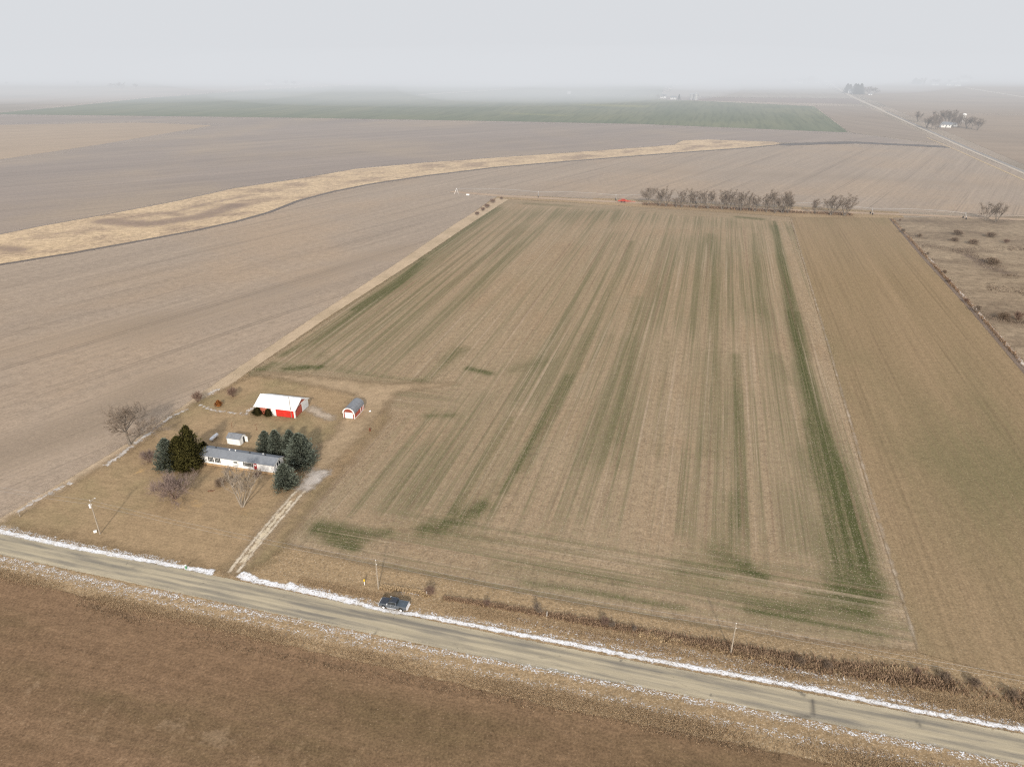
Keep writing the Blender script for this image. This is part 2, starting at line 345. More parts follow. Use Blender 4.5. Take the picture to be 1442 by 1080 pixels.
# ---- the big field with green regrowth between tan stubble
gl = [([(1100, 360), (1122, 450), (1144, 560), (1168, 660)], 3.4, .3), ([(1175, 740), (1205, 832)], 5.0, .95),([(1090, 312), (1108, 400), (1126, 490), (1150, 600), (1176, 700), (1200, 800), (1206, 830)], 1.7, .85), ([(1150, 640), (1180, 740), (1202, 826)], 5.0, .6), ([(1185, 660), (1210, 760), (1222, 828)], 3.5, .8), ([(1112, 440), (1150, 560), (1186, 660)], 4.0, .35), ([(460, 745), (500, 758)], 3.5, .6),
 ([(1091, 318), (1108, 400), (1124, 480)], 2.2, .8), ([(1118, 440), (1138, 540), (1158, 640), (1180, 740), (1192, 790)], 2.4, 1.0),
 ([(1150, 600), (1175, 700), (1195, 780), (1203, 825)], 5.0, .85), ([(1172, 640), (1205, 760), (1222, 828)], 2.2, .8), ([(1178, 770), (1195, 830)], 4.5, 1.0), ([(1200, 770), (1212, 828)], 5, .9),
 ([(362, 523), (385, 513)], 3, .8), ([(405, 519), (448, 517)], 3.2, 1.35), ([(398, 500), (440, 480), (500, 440), (560, 402), (598, 366)], 3.0, .75), ([(500, 436), (560, 398), (590, 372)], 2.5, 1.1),
 ([(598, 366), (660, 322), (700, 294)], 5, .6), ([(450, 500), (500, 525), (570, 532)], 4, .45), ([(585, 542), (620, 515), (650, 492)], 4, .7), ([(660, 519), (690, 526)], 2.2, 1.0),
 ([(725, 520), (760, 510)], 5, .55), ([(600, 586), (640, 585)], 2.2, .7),
 ([(450, 744), (490, 752)], 3.4, 1.15), ([(470, 757), (498, 770)], 2.4, 1.1), ([(500, 756), (545, 750)], 3, .8), ([(600, 745), (640, 735), (680, 712)], 4, .85), ([(596, 748), (660, 758), (740, 766), (830, 778)], 2.5, .6),
 ([(700, 795), (790, 805), (880, 820)], 2.2, .55), ([(740, 822), (850, 838), (960, 856)], 1.6, .65), ([(960, 800), (1010, 808)], 4.0, .7), ([(1050, 800), (1072, 812)], 2.6, 1.0), ([(1000, 775), (1030, 790)], 4, .6),
 ([(1060, 858), (1130, 868)], 3, .8), ([(1140, 838), (1215, 860)], 3, .8), ([(1160, 880), (1240, 896)], 2.4, .6), ([(850, 775), (1000, 830), (1120, 850), (1220, 862)], 2.0, .4),
 ([(708, 692), (740, 640), (776, 575), (800, 530)], 2.2, .7), ([(735, 662), (760, 610), (800, 540), (850, 430), (890, 340)], 1.8, .7), ([(640, 720), (690, 640), (720, 590)], 2, .6),
 ([(870, 620), (885, 520), (900, 420)], 3.5, .5), ([(1000, 640), (1006, 520), (1006, 400), (1000, 330)], 3.2, .55), ([(1042, 740), (1042, 620), (1036, 500)], 1.8, .7), ([(1020, 780), (1030, 700)], 3, .5),
 ([(740, 287), (800, 290)], 4, .6), ([(1040, 306), (1072, 309)], 4, .9), ([(835, 300), (870, 296)], 5, .4), ([(1095, 500), (1110, 540)], 2.5, .5), ([(940, 480), (930, 560), (925, 640)], 1.6, .4), ([(1062, 330), (1070, 440)], 3, .45)]
bare = [([(490, 505), (530, 520), (545, 522)], 4.5, .9), ([(555, 520), (590, 525), (600, 515)], 4.5, .9), ([(870, 292), (905, 296)], 6, .8), ([(950, 302), (985, 304)], 6, .8), ([(1148, 510), (1190, 620), (1226, 720), (1250, 800)], 2.6, .6), ([(1120, 700), (1130, 790)], 6, .5), ([(1090, 540), (1100, 620)], 3, .6), ([(760, 740), (880, 750)], 8, .7), ([(800, 600), (840, 560)], 3, .5)]
def green_fn(X, Y, d): return strokes(gl)(X, Y, d)-strokes(bare)(X, Y, d)*.8
wash = [([(700, 300), (560, 400), (470, 470)], 22, .8), ([(740, 320), (640, 440), (560, 530)], 10, .6), ([(870, 330), (800, 450), (740, 560)], 8, .6), ([(960, 340), (940, 450)], 20, .7), ([(1040, 340), (1060, 440)], 20, .6), ([(880, 480), (850, 640)], 9, .8), ([(1000, 500), (1000, 760)], 6, .7), ([(1050, 560), (1060, 800)], 7, .6), ([(960, 640), (960, 740)], 5, .6),
 ([(600, 640), (560, 700)], 8, .6), ([(680, 560), (600, 700)], 5, .6), ([(1110, 700), (1120, 800)], 7, .5), ([(560, 760), (760, 790), (950, 810), (1150, 850)], 8, .35), ([(560, 790), (760, 820), (950, 850), (1200, 890)], 5, .5), ([(700, 300), (900, 305), (1090, 320)], 22, .7), ([(1130, 520), (1190, 740)], 9, .6)]
def wash_fn(X, Y, d): return strokes(wash)(X, Y, d)
def head_fn(X, Y, d):
    a = np.clip(1.5-seg_dist(X, Y, PP((500, 790), (800, 812), (1000, 838), (1280, 880)))/17, 0, 1)
    b_ = np.clip(1.5-seg_dist(X, Y, PP((712, 281), (900, 292), (1112, 306)))/16, 0, 1)
    c_ = np.clip(1.6-seg_dist(X, Y, PP((360, 530), (600, 560)))/10, 0, 1)
    return np.clip(a*2, 0, 1)*.9 if False else np.clip(np.maximum(np.maximum(a, b_), c_), 0, 1)
FIELD = PP((712, 281), (800, 285), (900, 292), (1000, 298), (1116, 306), (1176, 505), (1232, 700), (1276, 840), (1302, 917), (1160, 905), (1000, 882), (800, 846), (640, 816), (500, 790), (400, 765), (350, 660), (352, 522), (480, 436), (600, 358))
sheet('regrowth_field', FIELD, .06, 1.2,
      ground_mat('regrowth_field', (.425, .315, .21), (.345, .255, .16), (.36, .25, .155), across=.4, along=.012, blot=.02, blot_amt=.6, grain=(1.7, .36), mid=.5, fine=.20, gain=.80, soft=1.4, amp=2.4, green=(.125, .125, .055), speck=(.52, .43, .33, .60)), margin=3,
      attrs={'green': green_fn, 'head': head_fn, 'wash': wash_fn})
sheet('olive_field', PP((1112, 306), (1252, 307), (1300, 360), (1372, 438), (1442, 520), (1900, 1030), (1700, 1010), (1440, 958), (1292, 918), (1268, 840), (1225, 700), (1170, 505)), .07, 3,
      ground_mat('olive_field', (.34, .24, .145), (.255, .187, .108), (.16, .145, .072), tram=(13.0, .22), gain=.88, across=.3, along=.003, blot=.012, blot_amt=.75, stretch=.3, grain=(1.8, .32), fine=.12, mid=.5, amp=.5, broad=(.05,.002), speck=(.46, .38, .26, .64)), margin=3)
# pale wheel line between the two fields
sheet('field_boundary', ribbon(PP((1114, 308), (1172, 505), (1228, 700), (1270, 840), (1292, 914)), .15, .2), .08, .6,
      ground_mat('field_boundary', (.50, .41, .32), (.44, .35, .26), (.30, .25, .17), blot=.05, amp=.8, nscale=.3, soft=.5, grain=(3, .3)), margin=1.4)
sheet('pasture', PP((1256, 307), (1442, 305), (1700, 316), (2200, 700), (1900, 1020), (1442, 516), (1372, 434), (1300, 356)), .06, 3,
      ground_mat('rough_pasture', (.36, .28, .195), (.235, .175, .12), (.17, .125, .088), gain=.92, rot=rad(95), across=.12, along=.04, blot=.05, blot_amt=.85, stretch=.5, grain=(1.6, .4), fine=.25, mid=.3, amp=1.0, patches=(.15, .11, .09, .85)), margin=3,
      attrs={'patch': strokes([([(1360, 358), (1385, 370)], 5, .7), ([(1385, 375), (1420, 385)], 6, .6), ([(1300, 400), (1310, 398)], 4, .4), ([(1340, 352), (1370, 350)], 4, .4), ([(1390, 448), (1442, 455)], 5, .5)])})
sheet('fence_ditch', ribbon(PP((1254, 308), (1300, 362), (1372, 440), (1442, 522), (1560, 655)), 1.0, 1.1), .10, .7,
      ground_mat('fence_ditch', (.16, .12, .10), (.22, .17, .13), amp=.7, nscale=.4, grain=(2, .35)), margin=1.4)
sheet('ditch_snow', ribbon(PP((1262, 316), (1303, 358), (1376, 438), (1447, 519), (1560, 648)), .45, .8), .11, .6,
      ground_mat('pale_bank', (.56, .49, .43), (.50, .43, .37), amp=1.3, nscale=.25, grain=(2, .2)), margin=1.5)
# light grass strip between harvested field and regrowth field
sheet('boundary_strip', PP((700, 279), (640, 316), (560, 370), (450, 441), (360, 501), (280, 556), (200, 612), (100, 672), (20, 718), (-200, 845), (-160, 860), (50, 722), (160, 652), (240, 600), (310, 553), (355, 520), (460, 448), (580, 371), (660, 317), (716, 281)), .08, 1.5,
      ground_mat('boundary_strip', (.50, .385, .27), (.42, .32, .22), (.31, .24, .155), rot=rad(8), across=.9, along=.02, blot=.05, amp=.8, nscale=.3, grain=(2.5, .25)), margin=2.5)
sheet('far_field_margin', ribbon(PP((636, 270), (705, 276), (800, 281), (900, 286), (1110, 296), (1290, 303), (1500, 312)), 3.6, 3.2), .10, 1.5,
      ground_mat('far_field_margin', (.43, .32, .23), (.36, .265, .185), (.29, .21, .155), rot=PSI+rad(90), across=.4, along=.01, blot=.03, amp=1.6, nscale=.2, grain=(1.6, .25)), margin=3)
# yard
YARD = PP((30, 722), (110, 676), (200, 622), (252, 580), (300, 556), (352, 530), (430, 532), (540, 566), (545, 590), (490, 650), (430, 720), (380, 790), (338, 806), (290, 798), (150, 768), (0, 738))
sheet('lawn', YARD, .10, 1.5,
      ground_mat('winter_lawn', (.365, .26, .155), (.285, .20, .118), (.215, .18, .095), rot=rad(105), across=.5, along=.03, blot=.03, blot_amt=.6, grain=(1.8, .28), fine=.14, amp=3.5, nscale=.25, soft=3, patches=(.42, .27, .12, .6)), margin=7,
      attrs={'patch': strokes([([(270, 712)], 4, .45), ([(345, 722)], 3, .5), ([(200, 664)], 3, .6), ([(250, 690)], 6, .5)])})
sheet('farmyard_tracks', PP((322, 806), (338, 808), (392, 742), (440, 684), (520, 600), (560, 552), (640, 540), (540, 540), (440, 530), (360, 525), (500, 556), (470, 612), (440, 640), (428, 672), (380, 728)), .12, 1.2,
      ground_mat('worn_track', (.40, .295, .19), (.34, .25, .16), (.28, .205, .125), rot=rad(32), across=.8, along=.03, blot=.08, blot_amt=.6, grain=(1.8, .28), fine=.13, amp=3.5, nscale=.3, soft=3), margin=6)
gravel = ground_mat('pale_gravel', (.66, .57, .45), (.56, .47, .36), (.42, .33, .23), rot=rad(30), across=.9, along=.1, blot=.4, blot_amt=.9, grain=(4, .3), amp=.75, nscale=.9)
sheet('driveway', ribbon(PP((322, 806), (350, 770), (385, 728), (411, 698), (428, 682)), .35, .35), .14, .35, gravel, margin=.8)
sheet('driveway', ribbon(PP((334, 806), (362, 770), (397, 729), (422, 699), (440, 682)), .35, .35), .14, .35, gravel, margin=.8)
gp = ground_mat('pale_gravel_patches', (.66, .57, .43), (.56, .46, .33), (.45, .34, .22), rot=rad(30), across=.9, along=.1, blot=.4, grain=(4, .3), amp=1.7, nscale=.55)
sheet('gravel_infill', ribbon(PP((341, 792), (372, 752), (392, 727), (410, 706)), .55, .35), .15, .35, gp, margin=1.2)
sheet('gravel_turnaround', ribbon(PP((428, 690), (440, 676), (452, 662)), 1.6, 2.8), .18, .6,
      ground_mat('grey_gravel', (.52, .47, .43), (.42, .37, .32), (.34, .27, .20), blot=.2, grain=(3, .35), amp=3.4, nscale=.35, soft=1.6), margin=4)
sheet('gravel_apron', ribbon(PP((436, 574), (452, 583), (470, 590)), 1.8, 1.5), .13, .8,
      ground_mat('barn_gravel', (.46, .38, .30), (.40, .32, .24), amp=3, nscale=.3, soft=1.5, grain=(3, .25)), margin=3)
for pts, w in (([(150, 655), (170, 640), (196, 620), (214, 608)], .75), ([(214, 606), (236, 590), (262, 577)], .45), ([(294, 556), (306, 548)], .6), ([(282, 570), (300, 578), (340, 583)], .3), ([(345, 584), (356, 574), (372, 562)], .5), ([(22, 722), (60, 700), (100, 680)], .5)):
    sheet('snow_patch', ribbon(PP(*pts), w*.8, w*.8), .16, .5, ground_mat('thin_snow', (.66, .62, .58), (.52, .45, .39), (.40, .31, .23), blot=.3, grain=(3, .3), amp=2.8, nscale=.8, soft=.3, gain=.88), margin=1.5)
# road and its snow
sheet('bottom_field', PP((-400, 735), (0, 812), (200, 858), (400, 908), (600, 953), (800, 1000), (1000, 1040), (1200, 1082), (1450, 1135), (1800, 1300), (1300, 1700), (300, 1900), (-900, 1300)), .06, 2.5,
      ground_mat('dark_tilled_field', (.235, .150, .090), (.155, .097, .056), (.122, .089, .045), rot=PSI+rad(89), across=.55, along=.008, blot=.03, blot_amt=.7, stretch=.4, grain=(2.0, .40), fine=.18, mid=.4, broad=(.09,.004), amp=1.2, speck=(.34, .25, .17, .66), patches=(.30, .215, .14, .35)), margin=3,
      attrs={'patch': strokes([([(235, 1020), (250, 1022)], .8, .9), ([(290, 1035), (320, 1038)], .8, .9), ([(40, 962), (55, 965)], .8, .8), ([(80, 900), (140, 925), (200, 945)], 3, .35), ([(0, 1000), (200, 1045), (500, 1080)], 6, .35), ([(150, 1000)], 2, .4)])})
def vertical_crown(X, Y, d): return np.clip(d, 0, 3.3)*.025
g = G('worn_asphalt')
tr = g.attr('track'); lo = g.noise(g.mapv(PSI, (.035, 1.4, 1)), 1, 4, .6); bl = g.noise(g.mapv(PSI, (.05, .5, 1)), 1, 5, .65); gr = g.noise(scale=7, detail=3, rough=.7)
c = g.mix(g.ramp(lo, .3, .7), (.45, .385, .275), (.35, .30, .215))
c = g.mix(g.math('MULTIPLY', g.math('ADD', tr, g.ramp(bl, .38, .62, -.5, .4, False), clamp=True), .95), c, (.19, .172, .145))
c = g.mix(g.ramp(g.noise(g.mapv(PSI, (.25, 1.6, 1), (5, 5, 0)), 1, 3), .62, .72, 0, .35), c, (.17, .145, .12))
vo = g.n.new('ShaderNodeTexVoronoi'); vo.feature = 'DISTANCE_TO_EDGE'; vo.inputs['Scale'].default_value = 1
g.l.new(g.mapv(PSI, (.045, .25, 1)), vo.inputs['Vector'])
crk = g.math('ADD', vo.outputs['Distance'], g.ramp(g.noise(scale=1.2, detail=4), .3, .7, -.004, .012, False))
c = g.mix(g.ramp(crk, .0, .006, .5, 0), c, (.10, .09, .075))
c = g.mix(g.attr('patch'), c, (.085, .078, .07))
c = g.scalecol(c, g.ramp(gr, .25, .75, .86, 1.14, False))
e = g.math('ADD', g.attr('edge'), g.math('MULTIPLY', g.math('SUBTRACT', g.noise(scale=1.2, detail=4), .5), .7))
m_road = g.finish(c, .85, bump=gr, bstr=.3, bdist=.03, alpha=g.ramp(e, -.05, .05), spec=.2)
RC = [((a[0]+b_[0])/2, (a[1]+b_[1])/2) for a, b_ in zip([P(*q) for q in ROADN], [P(*q) for q in ROADS])]
def track_fn(X, Y, d):
    dn = seg_dist(X, Y, PP(*ROADN)); W = 7.6
    r = np.zeros(X.shape)
    for c_, w, s in ((1.6, .7, .75), (3.1, .6, .6), (4.9, .6, .75), (6.3, .45, .45)): r = np.maximum(r, s*np.clip(1.3-np.abs(dn-c_)/w, 0, 1))
    return r
pr = strokes([([(1144, 986), (1145, 1006)], .35, .8), ([(1124, 972), (1132, 979)], .35, .9), ([(1291, 1016), (1296, 1022)], .3, .7), ([(1121, 1009), (1138, 1010)], .4, .7), ([(873, 927), (876, 934)], .12, .9), ([(528, 893), (533, 886)], .1, .9)])
sheet('road', PP(*ROADN, *ROADS[::-1]), .14, .45, m_road, margin=.9, attrs={'track': track_fn, 'patch': pr}, zf=vertical_crown)
snowm = lambda nm, amp, ns, soft=.12, grit=None: ground_mat(nm, (.86, .86, .88), (.76, .76, .78), (.60, .55, .49), rot=PSI+rad(90), across=.6, along=.1, blot=.5, blot_amt=.7, grain=(5, .14), amp=amp, nscale=ns, soft=soft, fine=.04, grit=grit)
sn, sn2, sn3 = snowm('packed_snow', .8, .7, .25, (3.5, .36, .46)), snowm('speckled_snow', 2.6, .5, .3, (3.8, .49, .60)), snowm('scattered_snow', 3.0, .8, .5, (3.4, .54, .62))
for nm, pts, w0, w1, m_, mg in (
    ('snow_strip', [(-400, 657), (0, 748), (100, 770), (260, 799), (300, 808)], .75, .5, sn, 1),
    ('snow_strip', [(340, 813), (380, 822), (440, 834), (500, 848)], .65, .8, sn, 1),
    ('snow_strip', [(500, 848), (535, 858), (600, 868), (700, 887), (800, 906), (900, 926), (1126, 967), (1300, 1002), (1442, 1028), (1900, 1114)], .5, .5, sn, 1),
    ('snow_patch', [(338, 808), (346, 811), (360, 817)], 1.2, .9, sn, 1), ('snow_patch', [(404, 822), (418, 830)], .9, .8, sn, 1), ('snow_patch', [(275, 801), (302, 805)], .5, .5, sn, 1),
    ('snow_speckle', [(0, 742), (100, 765), (250, 793)], .55, .5, sn2, 2),
    ('snow_speckle', [(420, 824), (520, 848), (600, 863), (700, 880), (800, 899), (950, 927), (1126, 961), (1442, 1021)], .35, .3, sn2, 3),
    ('snow_speckle', [(720, 872), (870, 902), (1000, 925), (1150, 948), (1300, 985)], 1.6, 2.2, sn3, -1.2),
    ('snow_speckle', [(-300, 716), (0, 786), (130, 818), (260, 843), (500, 893), (640, 922), (800, 950)], .75, .5, sn2, 3),
    ('snow_speckle', [(800, 951), (950, 980), (1126, 1016), (1442, 1082)], .7, .9, sn2, -.2),
    ('snow_speckle', [(-100, 772), (100, 819), (300, 865), (500, 905), (700, 951), (900, 992), (1200, 1055), (1400, 1095)], 2.6, 2.6, sn3, -2.1),
    ('snow_patch', [(562, 833), (590, 837)], .35, .3, sn2, 1.5), ('snow_patch', [(1080, 935), (1160, 955)], .3, .5, sn2, 2.5)):
    sheet(nm, ribbon(PP(*pts), w0, w1), {'snow_strip': .185, 'snow_patch': .21, 'snow_speckle': .195}[nm], .3, m_, margin=abs(mg) if mg > 0 else 1.5, bias=0 if mg > 0 else -mg)
# far country road, side tracks
m_croad = ground_mat('country_road', (.50, .43, .35), (.44, .37, .30), rot=PSI, across=.5, along=.01, amp=.8, nscale=.2, grain=(1, .12))
FR = [(1165, 115), (1178, 124), (1200, 136.5), (1245, 157), (1290, 177.5), (1330, 195), (1366, 211), (1442, 243), (1700, 358)]
sheet('country_road', ribbon(PP(*FR), 4.2, 4.0), .26, 4, m_croad, margin=2)
g_as = ground_mat('far_asphalt', (.25, .23, .22), (.30, .28, .26), rot=PSI, across=.5, along=.01, amp=.6, nscale=.2, grain=(1, .12))
sheet('country_road', ribbon(PP(*[(x+1.5, y-.5) for x, y in FR[3:]]), 1.9, 2.1), .30, 3, g_as, margin=1)
for pts, w in (([(935, 140.5), (1060, 145), (1215, 149.5)], 3.5), ([(1249, 158.5), (1340, 160), (1442, 162.5), (1700, 168)], 2.2), ([(780, 134), (930, 136)], 2.0), ([(590, 134), (740, 124)], 6), ([(1360, 124), (1442, 137)], 5)):
    sheet('farm_track', ribbon(PP(*pts), w, w), .24, 6, m_croad, margin=3)
sheet('road_edge_grass', ribbon(PP((1305, 194), (1350, 213), (1442, 254), (1600, 325)), 1.2, 1.4), .22, 2, ground_mat('edge_grass', (.50, .38, .24), (.42, .32, .2), amp=.6, grain=(1, .15)), margin=1)
#@END
# ------------------------------------------------------------------ buildings and things of the farmyard
M = {}
M['white'] = paint('white_siding', (.82, .82, .82), .55, .08, .6, ribs=(2, .22))
M['whitep'] = paint('white_paint', (.82, .82, .80), .5, .08, 1.5)
M['shingle'] = paint('grey_shingle', (.20, .215, .24), .85, .12, 1.2)
M['shingle2'] = paint('dark_grey_shingle', (.20, .21, .23), .85, .22, 1.2)
M['whiteroof'] = paint('white_metal_roof', (.86, .87, .88), .4, .06, .5, ribs=(0, .9))
M['redside'] = paint('weathered_red_siding', (.48, .13, .085), .7, .2, .9, ribs=(0, .45))
M['redbright'] = paint('bright_red_door', (.62, .035, .025), .5, .15, .8, ribs=(0, .45))
M['redshed'] = paint('brick_red_siding', (.40, .09, .06), .7, .15, .9, ribs=(1, .3))
M['glass'] = paint('window_glass', (.03, .035, .04), .15, .1, 2, spec=.6)
M['dark'] = paint('dark_trim_and_shade', (.03, .03, .03), .6, .1, 2)
M['reddoor'] = paint('red_door_paint', (.40, .03, .035), .5, .1, 2)
M['plywood'] = paint('tan_skirting', (.45, .31, .18), .85, .2, 1.5)
M['wood'] = paint('weathered_wood', (.30, .24, .18), .9, .3, 4)
M['darkwood'] = paint('stained_wood', (.10, .05, .04), .9, .3, 4)
M['pole'] = paint('pole_wood', (.34, .29, .23), .9, .25, 1.5)
M['metal'] = paint('galvanised_steel', (.50, .50, .50), .45, .15, 3, metal=.6)
M['silver'] = paint('silver_tank', (.72, .72, .74), .4, .1, 2)
M['yellow'] = paint('yellow_plastic', (.75, .50, .02), .5, .1, 4)
M['green'] = paint('green_plastic', (.10, .30, .14), .5, .1, 4)
M['rust'] = paint('rusty_steel', (.16, .06, .035), .9, .3, 5)
M['farred'] = paint('implement_red', (.55, .07, .04), .55, .15, 2)
M['cable'] = paint('cable', (.30, .30, .30), .6, .05, 2)
M['rubber'] = paint('tyre_rubber', (.025, .025, .025), .85, .1, 5)

def yaw_to(a, b): return math.atan2(b[1]-a[1], b[0]-a[0])
def gable(name, label, cat, px, L, W, wall, ridge, mats, oh=.35, rz=-PSI, over=None, skirt=0):
    """origin at the front-left ground corner; front along +x, depth +y, ridge along x"""
    x, y = P(*px); t = empty(name, (x, y, .12), rz); tag(t, label, cat)
    b = MB(); b.prism([(0, skirt), (0, wall), (W/2, ridge-.06), (W, wall), (W, skirt)], 0, L, 'x'); b.build('wall', mats[0], t)
    r = MB(); k = (ridge-wall)/(W/2); e = wall-oh*k
    r.prism([(-oh, e+.10), (W/2, ridge+.10), (W+oh, e+.10), (W+oh, e), (W/2, ridge), (-oh, e)], -oh, L+oh, 'x'); roof = r.build('roof', mats[1], t)
    return t, roof

# --- mobile home
t, roof = gable('mobile_home', 'long white mobile home with grey shingle roof and red front door', 'house', (283.5, 653.5), 24.0, 4.9, 3.15, 4.15, (M['white'], M['shingle']), oh=.28, rz=-PSI+rad(1.0), skirt=.75)
b = MB(); b.box(.06, .06, -.1, 23.94, 4.84, .75); b.build('skirting', M['plywood'], t)
b = MB(); b.box(-.03, -.06, .72, 24.03, -.003, .82); b.box(24.003, -.03, .72, 24.06, 4.9, .82); b.build('base_trim', M['whitep'], t)
b = MB(); b.prism([(-.28, 2.96), (-.28, 3.1), (2.45, 4.14), (2.45, 4.0)], 24.29, 24.33, 'x'); b.prism([(2.45, 4.14), (5.18, 3.1), (5.18, 2.96), (2.45, 4.0)], 24.29, 24.33, 'x'); b.build('fascia', M['whitep'], t)
def window(t, x0, x1, z0, z1, y=-.0, shut=True, cols=2, rows=2):
    b = MB(); f = .07
    for a in ((x0-f, z0-f, x1+f, z0), (x0-f, z1, x1+f, z1+f), (x0-f, z0, x0, z1), (x1, z0, x1+f, z1)): b.box(a[0], y-.06, a[1], a[2], y-.004, a[3])
    w = b.build('window', M['whitep'], t)
    b = MB(); b.box(x0, y-.03, z0, x1, y-.006, z1); b.build('pane', M['glass'], w)
    b = MB()
    for i in range(1, cols): xx = x0+(x1-x0)*i/cols; b.box(xx-.02, y-.05, z0, xx+.02, y-.032, z1)
    for i in range(1, rows): zz = z0+(z1-z0)*i/rows; b.box(x0, y-.053, zz-.02, x1, y-.034, zz+.02)
    b.build('glazing_bar', M['whitep'], w)
    if shut:
        for xx in (x0-.42, x1+.09):
            b = MB(); b.box(xx, y-.05, z0-.05, xx+.33, y-.005, z1+.05); b.build('shutter', M['dark'], t)
for a in ((3.2, 4.1), (5.4, 6.3)): window(t, a[0], a[1], 1.35, 2.8)
window(t, 11.1, 12.3, 2.0, 2.6, shut=False, cols=4, rows=1)
window(t, 14.6, 16.9, 1.55, 2.75, shut=True, cols=6, rows=1)
b = MB(); b.box(17.6, -.07, .8, 18.5, -.004, 2.85); d = b.build('door', M['reddoor'], t)
b = MB(); b.box(17.8, -.10, 2.1, 18.3, -.072, 2.6); b.build('door_panel', M['whitep'], d)
for (y0, y1) in ((1.35, 3.35),):
    b = MB(); n = 14
    pts = [(y0, 1.15), (y1, 1.15), (y1, 2.6)]+[((y0+y1)/2+(y1-y0)/2*math.cos(math.pi*k/n), 2.6+.55*math.sin(math.pi*k/n)) for k in range(1, n)]+[(y0, 2.6)]
    b.prism(pts, 24.004, 24.03, 'x'); w = b.build('end_window', M['glass'], t)
    b = MB(); b.box(24.03, 2.29, 1.15, 24.07, 2.41, 3.1); b.box(24.032, y0, 1.9, 24.06, y1, 2.02)
    for a in range(len(pts)): b.tube([(24.05, pts[a][0], pts[a][1]), (24.05, pts[(a+1) % len(pts)][0], pts[(a+1) % len(pts)][1])], .05, 4)
    b.build('glazing_bar', M['whitep'], w)
def roofz(y): return 3.15+(4.15-3.15)*(y/2.45 if y < 2.45 else (4.9-y)/2.45)+.1
for x, y, m_, s in ((2.0, .9, 'dark', .14), (3.4, 3.4, 'dark', .17), (8.2, 2.9, 'silver', .2), (10.0, 3.1, 'whitep', .16), (14.8, 2.9, 'dark', .2), (18.6, 3.6, 'whitep', .14), (19.8, 2.9, 'dark', .2)):
    b = MB(); b.lathe([(s*.8, -.1), (s*.8, .28), (s*1.3, .3), (s*1.3, .38), (.01, .48)], 10, (x, y, roofz(y))); b.build('roof_vent', M[m_], t)
# porch steps
x, y = P(364, 668); s = empty('porch_steps', (x, y, .12), -PSI); tag(s, 'dark wooden porch steps with handrail below the red door of the white home', 'steps')
b = MB()
for i in range(4): b.box(-.55, -i*.42-.2, .6-.17*i, .55, -i*.42+.2, .66-.17*i)
b.build('tread', M['darkwood'], s)
b = MB()
for sx in (-.6, .6): b.prism([(.3, .0), (.3, .7), (-1.7, .05), (-1.7, -.1)], sx-.04, sx+.04, 'x')
b.build('stringer', M['darkwood'], s)
b = MB()
for sx in (-.66, .66):
    for yy, zz in ((.25, .7), (-.7, .35), (-1.55, .02)): b.box(sx-.04, yy-.04, zz-.3 if zz > .1 else 0, sx+.04, yy+.04, zz+.9)
    b.tube([(sx, .25, 1.6), (sx, -1.55, .92)], .045, 4)
b.build('handrail', M['darkwood'], s)

# --- barn
t, roof = gable('red_barn', 'low red barn with bright white metal roof and a bare mast in front', 'barn', (361.5, 582.5), 14.0, 8.8, 2.9, 5.0, (M['redside'], M['whiteroof']), oh=.45, rz=-PSI+rad(2))
b = MB(); b.box(7.4, -.16, .05, 13.7, -.06, 2.6); b.build('sliding_door', M['redbright'], t)
b = MB(); b.box(5.6, -.14, 0, 7.3, -.004, 2.75); b.build('white_door', M['whitep'], t)
b = MB()
for a in ((-.03, .12), (13.78, 14.05)):
    b = MB(); b.box(a[0], -.18, 0, a[1], -.003, 2.8); b.build('corner_trim', M['whitep'], t)
for a in ((-.02, .35), (8.55, 8.82)):
    b = MB(); b.box(14.053 if a[0] < 0 else 14.003, a[0], 0, 14.12, a[1], 2.9); b.build('corner_trim', M['whitep'], t)
b = MB(); b.prism([(-.45, 2.5), (-.45, 2.75), (4.4, 5.06), (4.4, 4.82)], 14.46, 14.52, 'x'); b.prism([(4.4, 5.06), (9.25, 2.75), (9.25, 2.5), (4.4, 4.82)], 14.46, 14.52, 'x')
b.build('fascia', M['whitep'], t)
b = MB(); b.box(14.06, 4.7, .05, 14.16, 8.5, 3.1); sd = b.build('sliding_door', paint('faded_white_door', (.66, .68, .68), .6, .2, .8, ribs=(1, .5)), t)
tag(sd, 'white panelled sliding door on the gable end')
b = MB(); b.box(14.02, .4, 3.12, 14.14, 8.6, 3.25); b.build('door_rail', M['whitep'], t)
b = MB(); b.box(14.004, .5, .1, 14.03, 4.5, 2.9); b.build('gable_panel', M['redshed'], t)
x, y = P(411, 589); m_ = empty('antenna_mast', (x, y, .12)); tag(m_, 'thin grey antenna mast standing in front of the red barn', 'mast')
b = MB(); b.tube([(0, 0, 0), (0, 0, tall((411, 589), 559.5))], .10, 6); b.build('pole', M['wood'], m_)
b = MB(); b.box(-.2, -.03, tall((411, 589), 560)-.1, .2, .03, tall((411, 589), 560)); b.build('crossbar', M['metal'], m_)

